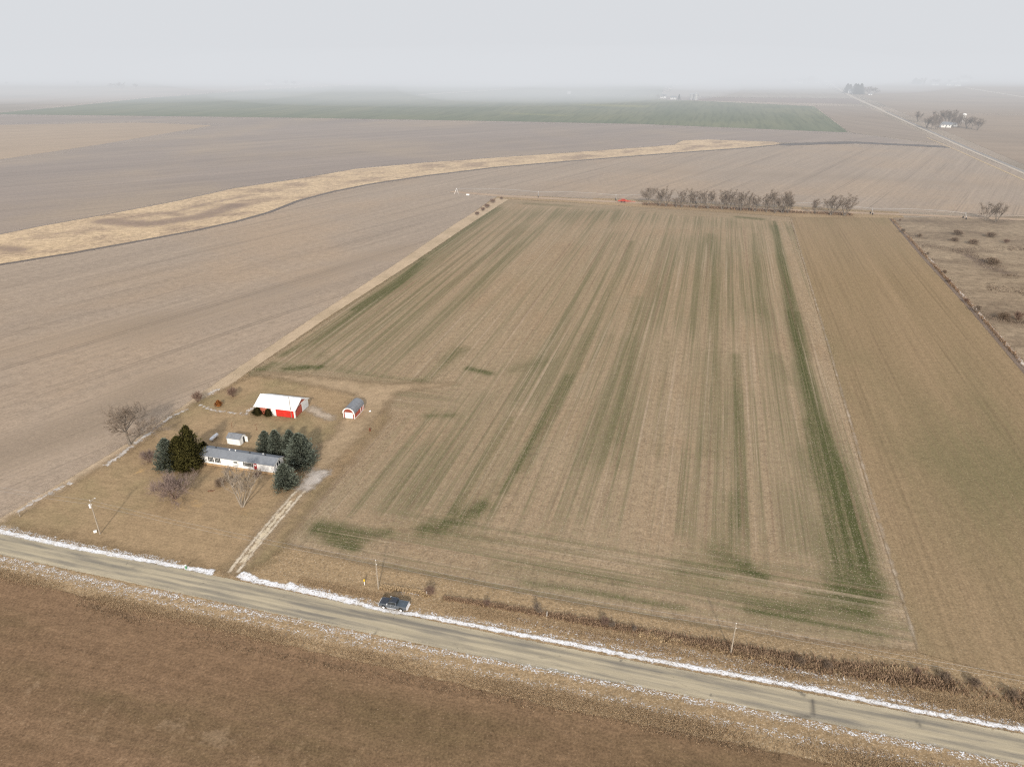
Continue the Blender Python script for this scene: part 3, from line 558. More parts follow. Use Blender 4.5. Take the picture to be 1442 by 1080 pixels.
# --- arched red shed: gable end faces the camera, ridge runs back
x, y = P(484.2, 588.6); t = empty('garden_shed', (x, y, .12), -PSI+rad(2)); tag(t, 'red shed with rounded grey gambrel roof and white front door', 'shed')
W, Ls, wz, top = 3.9, 7.2, 1.9, 3.7
arc = [(W/2-(W/2+.0)*math.cos(math.pi*k/8), wz+(top-wz)*math.sin(math.pi*k/8)**.9) for k in range(9)]
b = MB(); b.prism([(0, 0)]+[(u*1, z) for u, z in arc]+[(W, 0)], 0, Ls, 'y'); b.build('wall', M['redshed'], t)
out = [(W/2-(W/2+.14)*math.cos(math.pi*k/8), wz-.05+(top-wz+.17)*math.sin(math.pi*k/8)**.9) for k in range(9)]
inn = [(W/2-(W/2+.03)*math.cos(math.pi*k/8), wz-.05+(top-wz+.08)*math.sin(math.pi*k/8)**.9) for k in range(9)]
b = MB(); b.prism(out+inn[::-1], -.2, Ls+.2, 'y'); b.build('roof', M['shingle2'], t)
b = MB(); o2 = [(W/2+(u-W/2)*1.02, z+.02) for u, z in out]; i2 = [(W/2+(u-W/2)*.88, z-.16) for u, z in inn]; b.prism(o2+i2[::-1], -.26, -.203, 'y'); b.build('bargeboard', M['whitep'], t)
b = MB(); b.box(.55, -.09, .05, 3.35, -.02, 2.15); b.build('door', M['whitep'], t)
b = MB()
for q in ((-.06, -.06, 0, .14, -.004, 1.95), (W-.14, -.06, 0, W+.003, -.004, 1.95), (W+.004, -.05, .181, W+.07, .16, 1.8), (W+.004, Ls-.16, .181, W+.07, Ls, 1.8)):
    b = MB(); b.box(*q); b.build('corner_trim', M['whitep'], t)
b = MB(); b.box(W+.004, -.05, 0, W+.06, Ls, .18); b.build('base_trim', M['whitep'], t)
for yy in (4.6, 5.9):
    b = MB(); b.box(W+.004, yy, .2, W+.08, yy+.25, 1.85); b.build('door_trim', M['whitep'], t)
b = MB(); b.box(W+.005, 4.85, .2, W+.05, 5.9, 1.8); b.build('side_door', M['redshed'], t)

# --- small white shed
t, roof = gable('storage_shed', 'small white shed with grey roof behind the mobile home', 'shed', (320.6, 625.3), 4.4, 3.2, 2.1, 3.0, (M['whitep'], M['shingle2']), oh=.15, rz=-PSI+rad(1))
b = MB(); b.box(4.404, .7, .05, 4.44, 2.5, 1.95); dd = b.build('doorway_shade', M['dark'], t)  # dark panel painted in place of the shaded interior
b = MB(); b.box(4.5, 2.45, .05, 5.5, 2.52, 1.95); b.build('door', M['whitep'], t)
b = MB(); b.box(4.45, .72, .05, 4.49, 1.55, 1.95); b.build('door', M['whitep'], t)
# propane tank
x, y = P(302, 619); t = empty('propane_tank', (x, y, .1), yaw_to(P(296, 622), P(308, 612))); tag(t, 'silver propane tank lying on two feet in the yard', 'tank')
b = MB(); r = .52
pr_ = [(.02, -1.95)]+[(r*math.sin(a), -1.5-.45*math.cos(a)) for a in (.4, .8, 1.2)]+[(r, -1.5), (r, 1.5)]+[(r*math.sin(a), 1.5+.45*math.cos(a)) for a in (1.2, .8, .4)]+[(.02, 1.95)]
b.lathe(pr_, 16, (0, 0, .85), 'x'); b.build('vessel', M['silver'], t, smooth=True)
b = MB(); b.lathe([(.17, 0), (.17, .22), (.02, .3)], 10, (0, 0, 1.32)); b.build('valve_cover', M['silver'], t)
for sx in (-1, 1):
    b = MB(); b.box(sx-.08, -.3, 0, sx+.08, .3, .42); b.build('foot', M['metal'], t)
# clothesline posts
for px, lab in (((327, 604), 'left clothesline post standing nearer the propane tank'), ((361.5, 606), 'right clothesline post standing nearer the spruces')):
    x, y = P(*px); t = empty('clothesline_post', (x, y, .1), rad(60)); tag(t, lab, 'post', 'clothesline posts')
    b = MB(); b.tube([(0, 0, 0), (0, 0, 2)], .05, 6); b.build('pole', M['rust'], t)
    b = MB(); b.tube([(-.7, 0, 1.97), (.7, 0, 2.05)], .045, 5); b.build('crossarm', M['rust'], t)
# little things
def small(name, px, label, cat, fn, mat, z=.12, rz=0):
    b = MB(); fn(b); x, y = P(*px); o = b.build(name, mat); o.location = (x, y, z); o.rotation_euler[2] = rz; return tag(o, label, cat)
small('burn_barrel', (521, 607), 'rusty brown burn barrel on the grass right of the red shed', 'barrel', lambda b: b.lathe([(.3, 0), (.32, .05), (.3, .3), (.32, .33), (.3, .6), (.32, .63), (.3, .88), (.27, .88), (.26, .5)], 14), M['rust'])
small('white_bucket', (521, 580.5), 'small white bucket lying right behind the red shed', 'bucket', lambda b: b.lathe([(.22, -.3), (.28, .3), (.25, .3), (.2, -.2)], 12, (0, 0, .26), 'x'), M['whitep'], rz=.6)
small('fallen_branch', (297, 692), 'dark fallen branch lying on the front lawn', 'branch', lambda b: (b.tube([(-.8, -.1, .1), (-.2, .05, .15), (.5, .0, .12), (1, .3, .15)], [.09, .12, .1, .04], 6), b.tube([(-.1, .0, .15), (.3, -.4, .3)], [.06, .02], 5)), M['rust'])
small('meter_box', (134.5, 750), 'small white utility box on the grass beside the transformer pole', 'box', lambda b: (b.box(-.35, -.2, 0, .35, .2, .45), b.box(-.38, -.23, .45, .38, .23, .5)), M['whitep'], rz=.5)
small('corner_post', (28.5, 728), 'short pale wooden post at the lawn corner near the road', 'post', lambda b: (b.tube([(0, 0, 0), (0, 0, 1.25)], [.13, .12], 8, True), b.box(-.16, -.16, 1.25, .16, .16, 1.3)), M['pole'])
x, y = P(262.5, 801); t = empty('cable_pedestal', (x, y, .12)); tag(t, 'small pale green cable pedestal beside the snow on the road edge', 'utility marker')
b = MB(); b.box(-.14, -.14, 0, .14, .14, .9); b.build('housing', M['green'], t); b = MB(); b.box(-.17, -.17, .9, .17, .17, 1.05); b.build('cap', M['whitep'], t)
x, y = P(513.5, 823.5); t = empty('pipeline_marker', (x, y, .05)); tag(t, 'white pipeline marker post with yellow top left of the pickup', 'marker')
b = MB(); b.tube([(0, 0, 0), (0, 0, 1.0)], .09, 10); b.build('post', M['whitep'], t); b = MB(); b.lathe([(.14, 1.0), (.17, 1.05), (.17, 1.5), (.1, 1.6), (.02, 1.62)], 12); b.build('cap', M['yellow'], t)
x, y = P(600, 838); 
for i, (px, lab) in enumerate((((601, 838), 'white stake at the end of the straw bank behind the pickup'), ((770, 868), 'white stake among the ditch weeds near the bushy shrubs'))):
    small('ditch_stake', px, lab, 'stake', lambda b: b.tube([(0, 0, 0), (.03, 0, 1.3)], [.06, .05], 6, True), M['whitep'])

# --- utility poles and wires
def upole(px, top, label, transformer=False, arm=None):
    x, y = P(*px); h = tall(px, top); t = empty('utility_pole', (x, y, 0), -PSI); tag(t, label, 'utility pole', 'utility poles along the road')
    b = MB(); b.tube([(0, 0, 0), (0, 0, h*.5), (0, 0, h)], [.17, .145, .11], 8, True); b.build('pole', M['pole'], t)
    for k, z in enumerate((h+.0, h-1.2)):
        b = MB(); b.lathe([(.03, 0), (.07, .05), (.045, .12), (.07, .17), (.03, .24)], 8, (0 if k == 0 else .15, 0, z)); b.build('insulator', M['whitep'], t)
    if transformer:
        b = MB(); b.lathe([(.02, -.02), (.27, 0), (.27, .82), (.24, .9), (.06, .95)], 14, (-.45, 0, h-2.1)); tr_ = b.build('transformer', M['silver'], t)
        for sx in (-.1, .1):
            b = MB(); b.lathe([(.05, 0), (.07, .1), (.03, .2)], 6, (-.45+sx, 0, h-1.2)); b.build('bushing', M['whitep'], tr_)
        b = MB(); b.box(-.2, -.05, h-1.7, 0, .05, h-1.6); b.build('bracket', M['metal'], t)
        b = MB(); b.tube([(0, 0, h-.3), (.9, .5, h+.5)], .04, 5); b.tube([(.9, .5, h+.5), (1.25, .65, h+.5)], .09, 6, True); b.build('yard_light', M['metal'], t)
    return (x, y, h)
pa = upole((141, 752), 705, 'wooden utility pole with white transformer on the front lawn', True)
pb = upole((533, 829), 789, 'bare wooden utility pole just behind the parked pickup')
pc = upole((1029, 920), 878, 'wooden utility pole in the ditch weeds right of centre')
dx, dy = pc[0]-pb[0], pc[1]-pb[1]
pd = (pc[0]+dx, pc[1]+dy, pc[2]); p0 = (pa[0]-dx*.8, pa[1]-dy*.8, pa[2])
for k, (off, lab) in enumerate(((.18, 'upper power line strung between the roadside poles'), (-1.05, 'lower neutral wire strung between the roadside poles'))):
    b = MB()
    for A, B_ in ((p0, pa), (pa, pb), (pb, pc), (pc, pd)):
        pts = []
        for i in range(17):
            f = i/16; pts.append((A[0]+(B_[0]-A[0])*f+(.15 if k else 0), A[1]+(B_[1]-A[1])*f, A[2]+(B_[2]-A[2])*f+off-3.2*f*(1-f)))
        b.tube(pts, .017, 3)
    tag(b.build('power_line', M['cable']), lab, 'power line', 'overhead wires along the road')
# --- pickup
def pickup():
    x, y = P(551, 858.5); x, y = (P(538, 856.8)[0]+P(567, 862)[0])/2, (P(538, 856.8)[1]+P(567, 862)[1])/2
    ang = yaw_to(P(567, 862), P(538, 856.8))
    t = empty('pickup_truck', (x, y, .06), ang); tag(t, 'dark blue crew cab pickup parked on the snowy shoulder', 'pickup')
    # local: +x forward, y=0 is the near wheel line -> the body lies on the -y side (right-hand, away from the road)
    Wd = 2.0; y0 = .06; yc = -Wd/2+y0
    navy = D.materials.new('navy_car_paint'); navy.use_nodes = True; bs = navy.node_tree.nodes['Principled BSDF']
    bs.inputs['Base Color'].default_value = (.010, .016, .03, 1); bs.inputs['Roughness'].default_value = .28; bs.inputs['Coat Weight'].default_value = .4; bs.inputs['Coat Roughness'].default_value = .1
    grey_blue = paint('grey_blue_paint', (.13, .15, .18), .35, .25, 2.5, metal=.3, spec=.6)  # sides and window frames paler grey-blue than the navy hood
    def wheel_arch(x0, r=.52, z=.44, n=8): return [(x0+r*math.cos(a), z+r*math.sin(a)) for a in [math.pi*k/n for k in range(n+1)]]
    wf, wr = 1.98, -1.98
    side = [(-3.2, .55), (-3.25, .75), (-3.22, 1.28), (-.95, 1.30), (-.95, 1.34), (1.25, 1.34), (1.35, 1.36), (2.4, 1.28), (2.92, 1.18), (3.05, 1.02), (3.08, .55)]
    side += wheel_arch(wf)[0:] + [(wr+.52, .40)] + wheel_arch(wr)[1:]
    side = [(-3.2, .55), (-3.25, .75), (-3.22, 1.28), (1.25, 1.30), (2.4, 1.24), (2.92, 1.14), (3.05, 1.0), (3.08, .5)]+[(wf+.54, .42)]+wheel_arch(wf)[1:-1]+[(wf-.54, .42)]+[(wr+.54, .42)]+wheel_arch(wr)[1:-1]+[(wr-.54, .42)]
    def skin(yy0, yy1, nm, mt):
        b = MB(); n = len(side); vs = [(u, yy0, z) for u, z in side]+[(u, yy1, z) for u, z in side]
        fs = [tuple(range(n-1, -1, -1)), tuple(range(n, 2*n))]
        for i in range(n): fs.append((i, (i+1) % n, (i+1) % n+n, i+n))
        b.add(vs, fs); return b.build(nm, mt, t)
    skin(y0, y0-.10, 'side_panel', grey_blue); skin(y0-Wd+.10, y0-Wd, 'side_panel', grey_blue)
    # front body with hood, bed floor
    b = MB(); b.prism([(3.02, .5), (3.0, 1.02), (2.88, 1.16), (2.4, 1.27), (1.5, 1.36), (1.0, 1.36), (1.0, .5)], y0-Wd+.102, y0-.102, 'y'); hood = b.build('hood', navy, t, .03)
    b = MB(); b.box(1.55, yc-.45, 1.355, 2.5, yc+.45, 1.36)
    b = MB(); b.box(-3.18, y0-Wd+.102, .5, 1.0, y0-.102, .78); b.build('chassis', M['dark'], t)
    b = MB(); b.box(-3.14, y0-Wd+.104, .9, -.98, y0-.104, 1.20); tc_ = b.build('tonneau_cover', paint('tonneau_vinyl', (.07, .09, .115), .5, .2, 2), t)
    b = MB(); b.box(-3.3, y0-Wd+.02, .74, -3.252, y0-.02, 1.29); b.build('tailgate', M['silver'], t)
    b = MB(); b.box(-3.5, y0-Wd+.03, .5, -3.302, y0-.03, .70); b.build('rear_bumper', M['silver'], t)
    b = MB(); b.box(3.08, y0-Wd+.01, .42, 3.2, y0-.01, .68); b.build('front_bumper', M['silver'], t)
    b = MB(); b.box(3.05, y0-Wd+.45, .70, 3.12, y0-.45, 1.02); b.build('grille', M['silver'], t)
    for yy in (y0-.40, y0-Wd+.06):
        b = MB(); b.box(3.04, yy, .74, 3.11, yy+.32, 1.0); b.build('headlight', M['whitep'], t)
        b = MB(); b.box(-3.29, yy+(.26 if yy > yc else -.04), .85, -3.22, yy+(.35 if yy > yc else .05), 1.22); b.build('taillight', M['redbright'], t)
    # cab: tapered greenhouse
    lo, hi = 1.30, 1.90
    def cabv(x0, x1, in0, z): return [(x0, y0-Wd+in0, z), (x1, y0-Wd+in0, z), (x1, y0-in0, z), (x0, y0-in0, z)]
    b = MB(); b.add(cabv(-.95, 1.30, .06, lo-.05)+cabv(-.85, .62, .22, hi-.04), [(0, 3, 2, 1), (4, 5, 6, 7), (0, 1, 5, 4), (1, 2, 6, 5), (2, 3, 7, 6), (3, 0, 4, 7)]); b.build('cab_glass', M['glass'], t)
    b = MB(); b.add(cabv(-.90, .64, .20, hi-.04)+cabv(-.84, .52, .27, hi+.04), [(0, 3, 2, 1), (4, 5, 6, 7), (0, 1, 5, 4), (1, 2, 6, 5), (2, 3, 7, 6), (3, 0, 4, 7)]); rf = b.build('cab_roof', navy, t, .02)
    b = MB(); b.box(.1, yc-.4, hi+.042, .5, yc+.4, hi+.055); b.build('sunroof', M['glass'], rf)
    for sy in (1, -1):
        b = MB(); ya, yb = (y0-.04, y0-.205) if sy > 0 else (y0-Wd+.04, y0-Wd+.205)
        b.tube([(1.28, ya, lo), (.62, yb, hi)], .045, 5); b.tube([(.22, ya, lo), (.18, yb, hi)], .05, 5)
        b.tube([(-.92, ya, lo), (-.86, yb, hi)], .11, 5); b.tube([(.62, yb, hi), (-.86, yb, hi)], .045, 5); b.tube([(1.28, ya, lo), (-.92, ya, lo)], .04, 5)
        b.build('window_frame', grey_blue, t)
    for yy in (y0+.16, y0-Wd-.16):
        b = MB(); b.box(.95, yy-.12, 1.35, 1.1, yy+.12, 1.62); b.box(1.0, min(yy, yc+(yy-yc)*.82), 1.36, 1.06, max(yy, yc+(yy-yc)*.82), 1.41); b.build('mirror', M['silver'], t)
    for xx in (.2, -.85):
        b = MB(); b.box(xx, y0+.003, 1.08, xx+.2, y0+.03, 1.13); b.build('door_handle', M['silver'], t)
        b = MB(); b.box(xx-.12, y0+.002, .55, xx-.10, y0+.006, 1.28); b.build('door_seam', M['dark'], t)
    b = MB(); b.box(-.9, y0-.02, .38, 1.2, y0+.12, .43); b.build('running_board', M['silver'], t)
    for xx in (wf, wr):
        for yy in (y0-.12, y0-Wd+.12):
            b = MB(); b.lathe([(.25, -.13), (.40, -.14), (.43, -.10), (.43, .10), (.40, .14), (.25, .13)], 24, (xx, yy, .43), 'y'); w_ = b.build('wheel', M['rubber'], t)
            b = MB(); b.lathe([(.27, -.145), (.27, .145), (.2, .150), (.08, .155), (.02, .17)], 20, (xx, yy, .43), 'y')
            b.lathe([(.02, -.17), (.08, -.155), (.2, -.150), (.26, -.146)], 20, (xx, yy, .43), 'y'); b.build('rim', M['silver'], w_)
    for o_ in [q for q in D.objects if q.parent == t and not q.name.startswith('wheel')]: o_.location.z += .2
    return t
pickup()

# ------------------------------------------------------------------ vegetation
bark = toned('grey_bark', (.10, .085, .07), (.26, .225, .19))
bark2 = toned('reddish_bark', (.13, .085, .065), (.27, .19, .15))
twigm = toned('bare_twigs', (.14, .11, .085), (.30, .24, .19))
twig2 = toned('reddish_twigs', (.14, .09, .07), (.29, .20, .155))
def bare_mesh(seed, h, spread, trunk_h, stems=1, n1=7, n2=6, n3=6, n4=5, up=.5, tr=None, fine=.022):
    """trunk with limbs, and a crown of fine twigs"""
    rn = random.Random(seed); T = MB(); C = MB(); tr = tr or h*.022
    def rdir(d, a):
        ax = d.orthogonal().normalized(); ax.rotate(Matrix.Rotation(rn.uniform(0, 6.283), 3, d)); v = d.copy(); v.rotate(Matrix.Rotation(a, 3, ax)); return v
    def twig(p, d, L, r, n, lvl):
        q = p.copy(); pts = [q.copy()]; dd = d.copy()
        for i in range(2): dd = (dd+Vector((rn.uniform(-.25, .25), rn.uniform(-.25, .25), rn.uniform(-.02, .3)))).normalized(); q += dd*L/2; pts.append(q.copy())
        r = max(r, fine); C.cur = rn.uniform(.1, .9); C.tube(pts, [r, r*.8, r*.5], 3)
        if lvl > 0:
            for k in range(n):
                f = rn.uniform(.25, 1); a = pts[0].lerp(pts[2], f); twig(a, rdir(dd, rn.uniform(.4, .9)), L*rn.uniform(.4, .65), r*.55, n4, lvl-1)
    for s in range(stems):
        lean = Vector((0, 0, 1)) if stems == 1 else Vector((math.cos(s*6.28/stems+seed)*rn.uniform(.15, .55), math.sin(s*6.28/stems+seed)*rn.uniform(.15, .55), 1)).normalized()
        hh = h*rn.uniform(.8, 1) if stems > 1 else h
        p = Vector((lean.x*.3, lean.y*.3, -.1)); pts = [p.copy()]; rs = [tr*1.25]; d = lean.copy()
        for i in range(6):
            d = (d+Vector((rn.uniform(-.12, .12), rn.uniform(-.12, .12), .05))).normalized(); p = p+d*hh*.8/6; pts.append(p.copy()); rs.append(tr*(1-.14*(i+1)))
        T.cur = rn.uniform(.3, .7); T.tube(pts, rs, 6)
        for k in range(n1):
            f = trunk_h+(1-trunk_h)*(k+rn.random())/n1; i = min(int(f*6), 5); a = pts[i].lerp(pts[i+1], f*6-i)
            ang = rn.uniform(0, 6.283); el = up+rn.uniform(-.2, .35)+f*.35
            d = Vector((math.cos(ang)*math.cos(el), math.sin(ang)*math.cos(el), math.sin(el)))
            L = spread*rn.uniform(.75, 1.1)*(1.12-.6*(f-trunk_h)/(1-trunk_h)); q = a.copy(); lp = [q.copy()]
            for j in range(4): d = (d+Vector((rn.uniform(-.18, .18), rn.uniform(-.18, .18), rn.uniform(-.02, .22)))).normalized(); q = q+d*L/4; lp.append(q.copy())
            r0 = tr*.48; T.cur = rn.uniform(.2, .8); T.tube(lp, [r0, r0*.75, r0*.55, r0*.38, r0*.2], 5)
            for m in range(n2):
                g_ = rn.uniform(.22, 1)*4; j = min(int(g_), 3); a2 = lp[j].lerp(lp[j+1], g_-j)
                twig(a2, rdir(d, rn.uniform(.35, .95)), L*rn.uniform(.3, .5), r0*.26+.004, n3, 2 if n4 else 1)
    return T, C
def mesh_of(mb, name, mat):
    o = mb.build(name, mat); me = o.data; D.objects.remove(o); return me
PROTO = {}
for nm, kw, bm_, tm_ in (
    ('big', dict(seed=3, h=11, spread=5.6, trunk_h=.24, n1=14, n2=10, n3=7, n4=5, up=.35, tr=.24, fine=.016), bark, twigm),
    ('a', dict(seed=11, h=11, spread=5.4, trunk_h=.10, stems=3, n1=6, n2=7, n3=5, n4=4, up=.75, fine=.026), bark, twigm),
    ('b', dict(seed=12, h=12, spread=4.6, trunk_h=.08, stems=3, n1=6, n2=7, n3=5, n4=4, up=.85, fine=.024, tr=.17), bark, twigm),
    ('c', dict(seed=13, h=9, spread=3.6, trunk_h=.08, stems=2, n1=7, n2=7, n3=5, n4=4, up=.9, fine=.024, tr=.14), bark, twigm),
    ('multi', dict(seed=21, h=9.0, spread=2.6, trunk_h=.3, stems=6, n1=6, n2=6, n3=5, n4=3, up=.8, tr=.10, fine=.012), toned('pale_bark', (.20, .17, .14), (.44, .38, .31)), toned('pale_twigs', (.19, .16, .13), (.38, .32, .26))),
    ('low', dict(seed=22, h=5.5, spread=3.9, trunk_h=.1, stems=5, n1=7, n2=9, n3=6, n4=4, up=.35, tr=.10, fine=.012), bark2, toned('mauve_twigs', (.15, .11, .10), (.33, .25, .215))),
    ('shrub', dict(seed=31, h=3.0, spread=1.9, trunk_h=.04, stems=7, n1=6, n2=7, n3=5, n4=3, up=.6, fine=.010, tr=.045), bark2, twig2),
    ('shrub2', dict(seed=32, h=2.6, spread=1.4, trunk_h=.04, stems=5, n1=6, n2=7, n3=5, n4=3, up=.8, fine=.010, tr=.035), bark, twigm),
    ('dense', dict(seed=33, h=2.6, spread=2.1, trunk_h=.02, stems=9, n1=6, n2=7, n3=6, n4=3, up=.35, fine=.012, tr=.045), bark2, toned('brown_twigs', (.13, .095, .07), (.30, .225, .165)))):
    T, C = bare_mesh(**kw); zs = max(v[2] for v in C.v)
    PROTO[nm] = (mesh_of(T, 'trunk', bm_), mesh_of(C, 'crown', tm_), zs)
def plant(kind, px, h, name, label, cat, group=None, wide=1.0, rz=None, z=.05):
    t_, c_, hz = PROTO[kind]; s = h/hz; x, y = P(*px)
    t = empty(name, (x, y, z), random.uniform(0, 6.28) if rz is None else rz, (s*wide, s*wide, s)); tag(t, label, cat, group)
    for nm, me in (('trunk', t_), ('crown', c_)):
        o = D.objects.new(nm, me); COL.objects.link(o); o.parent = t
    return t
plant('big', (183, 626), tall((183, 626), 571), 'bare_tree', 'large bare spreading tree beside the grassy field track', 'tree', wide=1.75)
plant('multi', (341, 714), tall((341, 714), 650), 'bare_tree', 'pale multi-stemmed bare tree in front of the white mobile home', 'tree', wide=1.05)
plant('low', (247, 703), tall((247, 703), 661), 'bare_tree', 'low mauve bare tree on the front lawn below the blue spruce', 'tree', wide=1.15)
plant('dense', (311, 685), 2.9, 'bare_shrub', 'round dense brown shrub between the home and multi-stemmed tree', 'shrub', wide=.95)
plant('low', (212, 652), 5.2, 'bare_shrub', 'mauve leafless thicket left of the blue spruce', 'shrub', wide=.9)
plant('shrub', (279, 566), 4.0, 'bare_shrub', 'grey leafless shrub on the boundary left of the barn', 'shrub', wide=.95)
plant('shrub', (328, 559), 3.8, 'bare_shrub', 'reddish leafless shrub upslope between boundary and red barn', 'shrub', wide=1.1)
rs_ = toned('rust_foliage', (.14, .05, .015), (.42, .17, .05))
# evergreens
def conifer_mesh(seed, h, R, n=340, per=26, olive=False, peaks=1):
    rn = random.Random(seed); C = MB()
    for pk in range(peaks):
        ox, oy = (0, 0) if peaks == 1 else (rn.uniform(-R*.55, R*.55), rn.uniform(-R*.45, R*.45)); hh = h*(1 if pk == 0 else rn.uniform(.7, .93)); RR = R if peaks == 1 else R*.72
        for i in range(n):
            f = ((i+rn.random())/n)**1.25; z = hh*(.03+.95*f); pr = RR*1.2*((1-f)**.58)*(.6+.4*min(1, f*7+.35))
            bulge = .86+.16*math.sin(i*2.399*3+seed)+rn.uniform(-.22, .22); L = max(.15, pr*bulge)*(1.18 if rn.random() < .18 else 1); ang = i*2.399+rn.uniform(-.2, .2)
            d = Vector((math.cos(ang), math.sin(ang), 0)); sd = Vector((-d.y, d.x, 0)); tone = rn.uniform(-.32, .30)
            k0 = rn.uniform(.9, 1.1)
            for k in range(per):
                q = rn.random()**.6; sp = (.10+.28*(1-abs(q-.65)))*min(1, L); c = Vector((ox, oy, z))+d*(L*q*k0)+sd*rn.uniform(-1, 1)*sp*1.3
                c.z += (-.22*q*L*(0 if olive else 1)+.20*q*q*L)+rn.uniform(-.12, .16)
                if c.z < .03: c.z = rn.uniform(.03, .3)
                sz = rn.uniform(.12, .27); up = Vector((d.x*rn.uniform(.3, 1), d.y*rn.uniform(.3, 1), rn.uniform(.5, 1.6) if olive else rn.uniform(.0, .8))).normalized(); rt = (sd+Vector((0, 0, rn.uniform(-.6, .6)))).normalized()
                C.cur = min(1, max(0, q*.75+tone+rn.uniform(-.15, .2)+(.05 if c.z > hh*.5 else 0)))
                C.add([c-rt*sz*.5, c+rt*sz*.5, c+up*sz*1.25+rt*sz*.15, c+up*sz*1.1-rt*sz*.25], [(0, 1, 2, 3)])
    T = MB(); T.tube([(0, 0, -.1), (0, 0, h*.5), (0, 0, h*.93)], [h*.022, h*.014, .02], 6); return T, C
spruce_m = toned('blue_spruce_needles', (.016, .021, .015), (.20, .225, .175))
olive_m = toned('juniper_needles', (.012, .013, .004), (.105, .095, .030))
box_m = toned('yew_needles', (.012, .012, .004), (.075, .062, .022))
for nm, a, m_ in (('spruce', dict(seed=5, h=7, R=2.5), spruce_m), ('spruce2', dict(seed=8, h=7, R=2.8, n=380), spruce_m), ('round', dict(seed=9, h=5, R=2.6, n=300), spruce_m),
                  ('juniper', dict(seed=14, h=9.5, R=3.1, n=260, per=24, olive=True, peaks=4), olive_m), ('bush', dict(seed=15, h=2.2, R=1.3, n=130, per=26, olive=True), box_m), ('rusty', dict(seed=16, h=1.5, R=1.1, n=80, per=20, olive=True), rs_)):
    T, C = conifer_mesh(**a); PROTO[nm] = (mesh_of(T, 'trunk', bark), mesh_of(C, 'crown', m_), a['h'])
def width_scale(kind, px, h, wpx, R):
    x, y = P(*px); dist = math.hypot(y, H)*math.cos(math.atan(H/y)-PITCH); m = wpx*dist/1000/2
    return m/R*PROTO[kind][2]/h
def ever(kind, px, top, wpx, name, label, cat, R, group=None):
    h = tall(px, top); return plant(kind, px, h, name, label, cat, group, wide=width_scale(kind, px, h, wpx, R))
ever('juniper', (264, 656), 598, 46, 'juniper_tree', 'tallest dark olive evergreen at the left end of the mobile home', 'tree', 2.9)
ever('spruce', (240, 660), 618, 33, 'blue_spruce', 'blue spruce left of the tall olive evergreen', 'tree', 2.35, 'blue spruces around the home')
ever('juniper', (287, 632), 620, 14, 'juniper_tree', 'small dark evergreen tucked behind the left corner of the home', 'tree', 2.9)
ever('spruce', (376, 636), 607, 24, 'blue_spruce', 'leftmost blue spruce of the cluster behind the right end of the home', 'tree', 2.35, 'blue spruces around the home')
ever('spruce2', (391, 640), 606, 26, 'blue_spruce', 'middle blue spruce of the cluster, its top rising over the grey roof', 'tree', 2.6, 'blue spruces around the home')
ever('spruce', (411, 640), 606, 26, 'blue_spruce', 'rear blue spruce of the cluster, peeking out above the broad one', 'tree', 2.35, 'blue spruces around the home')
ever('spruce2', (425, 655), 611, 41, 'blue_spruce', 'broadest blue spruce, right front of the cluster beside the track', 'tree', 2.6, 'blue spruces around the home')
ever('round', (403, 685), 654, 33, 'blue_spruce', 'low round blue spruce in front of the right end of the home', 'tree', 2.4, 'blue spruces around the home')
ever('bush', (363.5, 584), 575, 13.5, 'yew_bush', 'larger dark bush at the left front corner of the red barn', 'bush', 1.2, 'dark bushes by the barn')
ever('bush', (378.5, 586), 577, 11, 'yew_bush', 'smaller dark bush by the white door of the red barn', 'bush', 1.2, 'dark bushes by the barn')
ever('rusty', (308, 572), 565, 8, 'rust_bush', 'small rust coloured bush left of the red barn', 'bush', 1.0)

# tree row beyond the field
row = [('big', 913, 289, 262, 'widest bare tree, at the left end of the tree row by the red implement', 1.0), ('c', 929, 290, 264, 'slim bare tree just right of the widest one in the row', 1), ('b', 938, 291, 263, 'forked bare tree third from the left end of the tree row', .9), ('c', 952, 292, 275, 'short bare tree fourth from the left in the tree row', 1.2), ('c', 960, 292, 264, 'slim tall bare tree right of the short one in the row', .9),
       ('c', 973, 292, 268, 'bare tree at the left end of the second clump of the row', 1.1), ('b', 981, 293, 266, 'forked bare tree inside the second clump of the row', 1), ('a', 997, 294, 266, 'broad bare tree closing the second clump of the row', .85), ('c', 1017, 295, 267, 'first bare tree of the third clump in the row', 1.1), ('b', 1026, 295, 267, 'tall narrow bare tree in the middle of the third clump', 1), ('b', 1038, 296, 267, 'bare tree right of the middle of the third clump', 1.1), ('c', 1043, 297, 269, 'bare tree ending the third clump of the row', 1),
       ('c', 1055, 297, 272, 'slender sapling-like bare tree between the third and fourth clumps', .8), ('c', 1063, 298, 271, 'upright bare tree just left of the fourth clump', 1.2), ('c', 1079, 299, 271, 'faint narrow bare tree opening the fourth clump', .9), ('b', 1091, 300, 268, 'forked bare tree in the fourth clump of the row', 1), ('a', 1102, 300, 266, 'tallest bare tree of the fourth clump in the row', .95), ('c', 1109, 300, 276, 'low leaning bare tree at the right foot of the fourth clump', 1.5),
       ('c', 1147, 301, 278, 'lone small bare tree between the fourth clump and the last pair', 1.1), ('a', 1170, 303, 274, 'left tree of the last bare pair in the row', 1.0), ('b', 1189, 304, 273, 'right tree of the last bare pair in the row', 1.15)]
for k, px, by, ty, lab, wd in row: plant(k, (px, by), tall((px, by), ty), 'bare_tree', lab, 'tree', 'bare trees along the far field edge', wd*1.28)
plant('b', (1388, 311), tall((1388, 311), 285), 'bare_tree', 'left of the two bare trees at the far pasture edge', 'tree', 'bare trees at the pasture edge', 1.25)
plant('a', (1402, 313), tall((1402, 313), 284), 'bare_tree', 'right of the two bare trees at the far pasture edge', 'tree', 'bare trees at the pasture edge', .8)
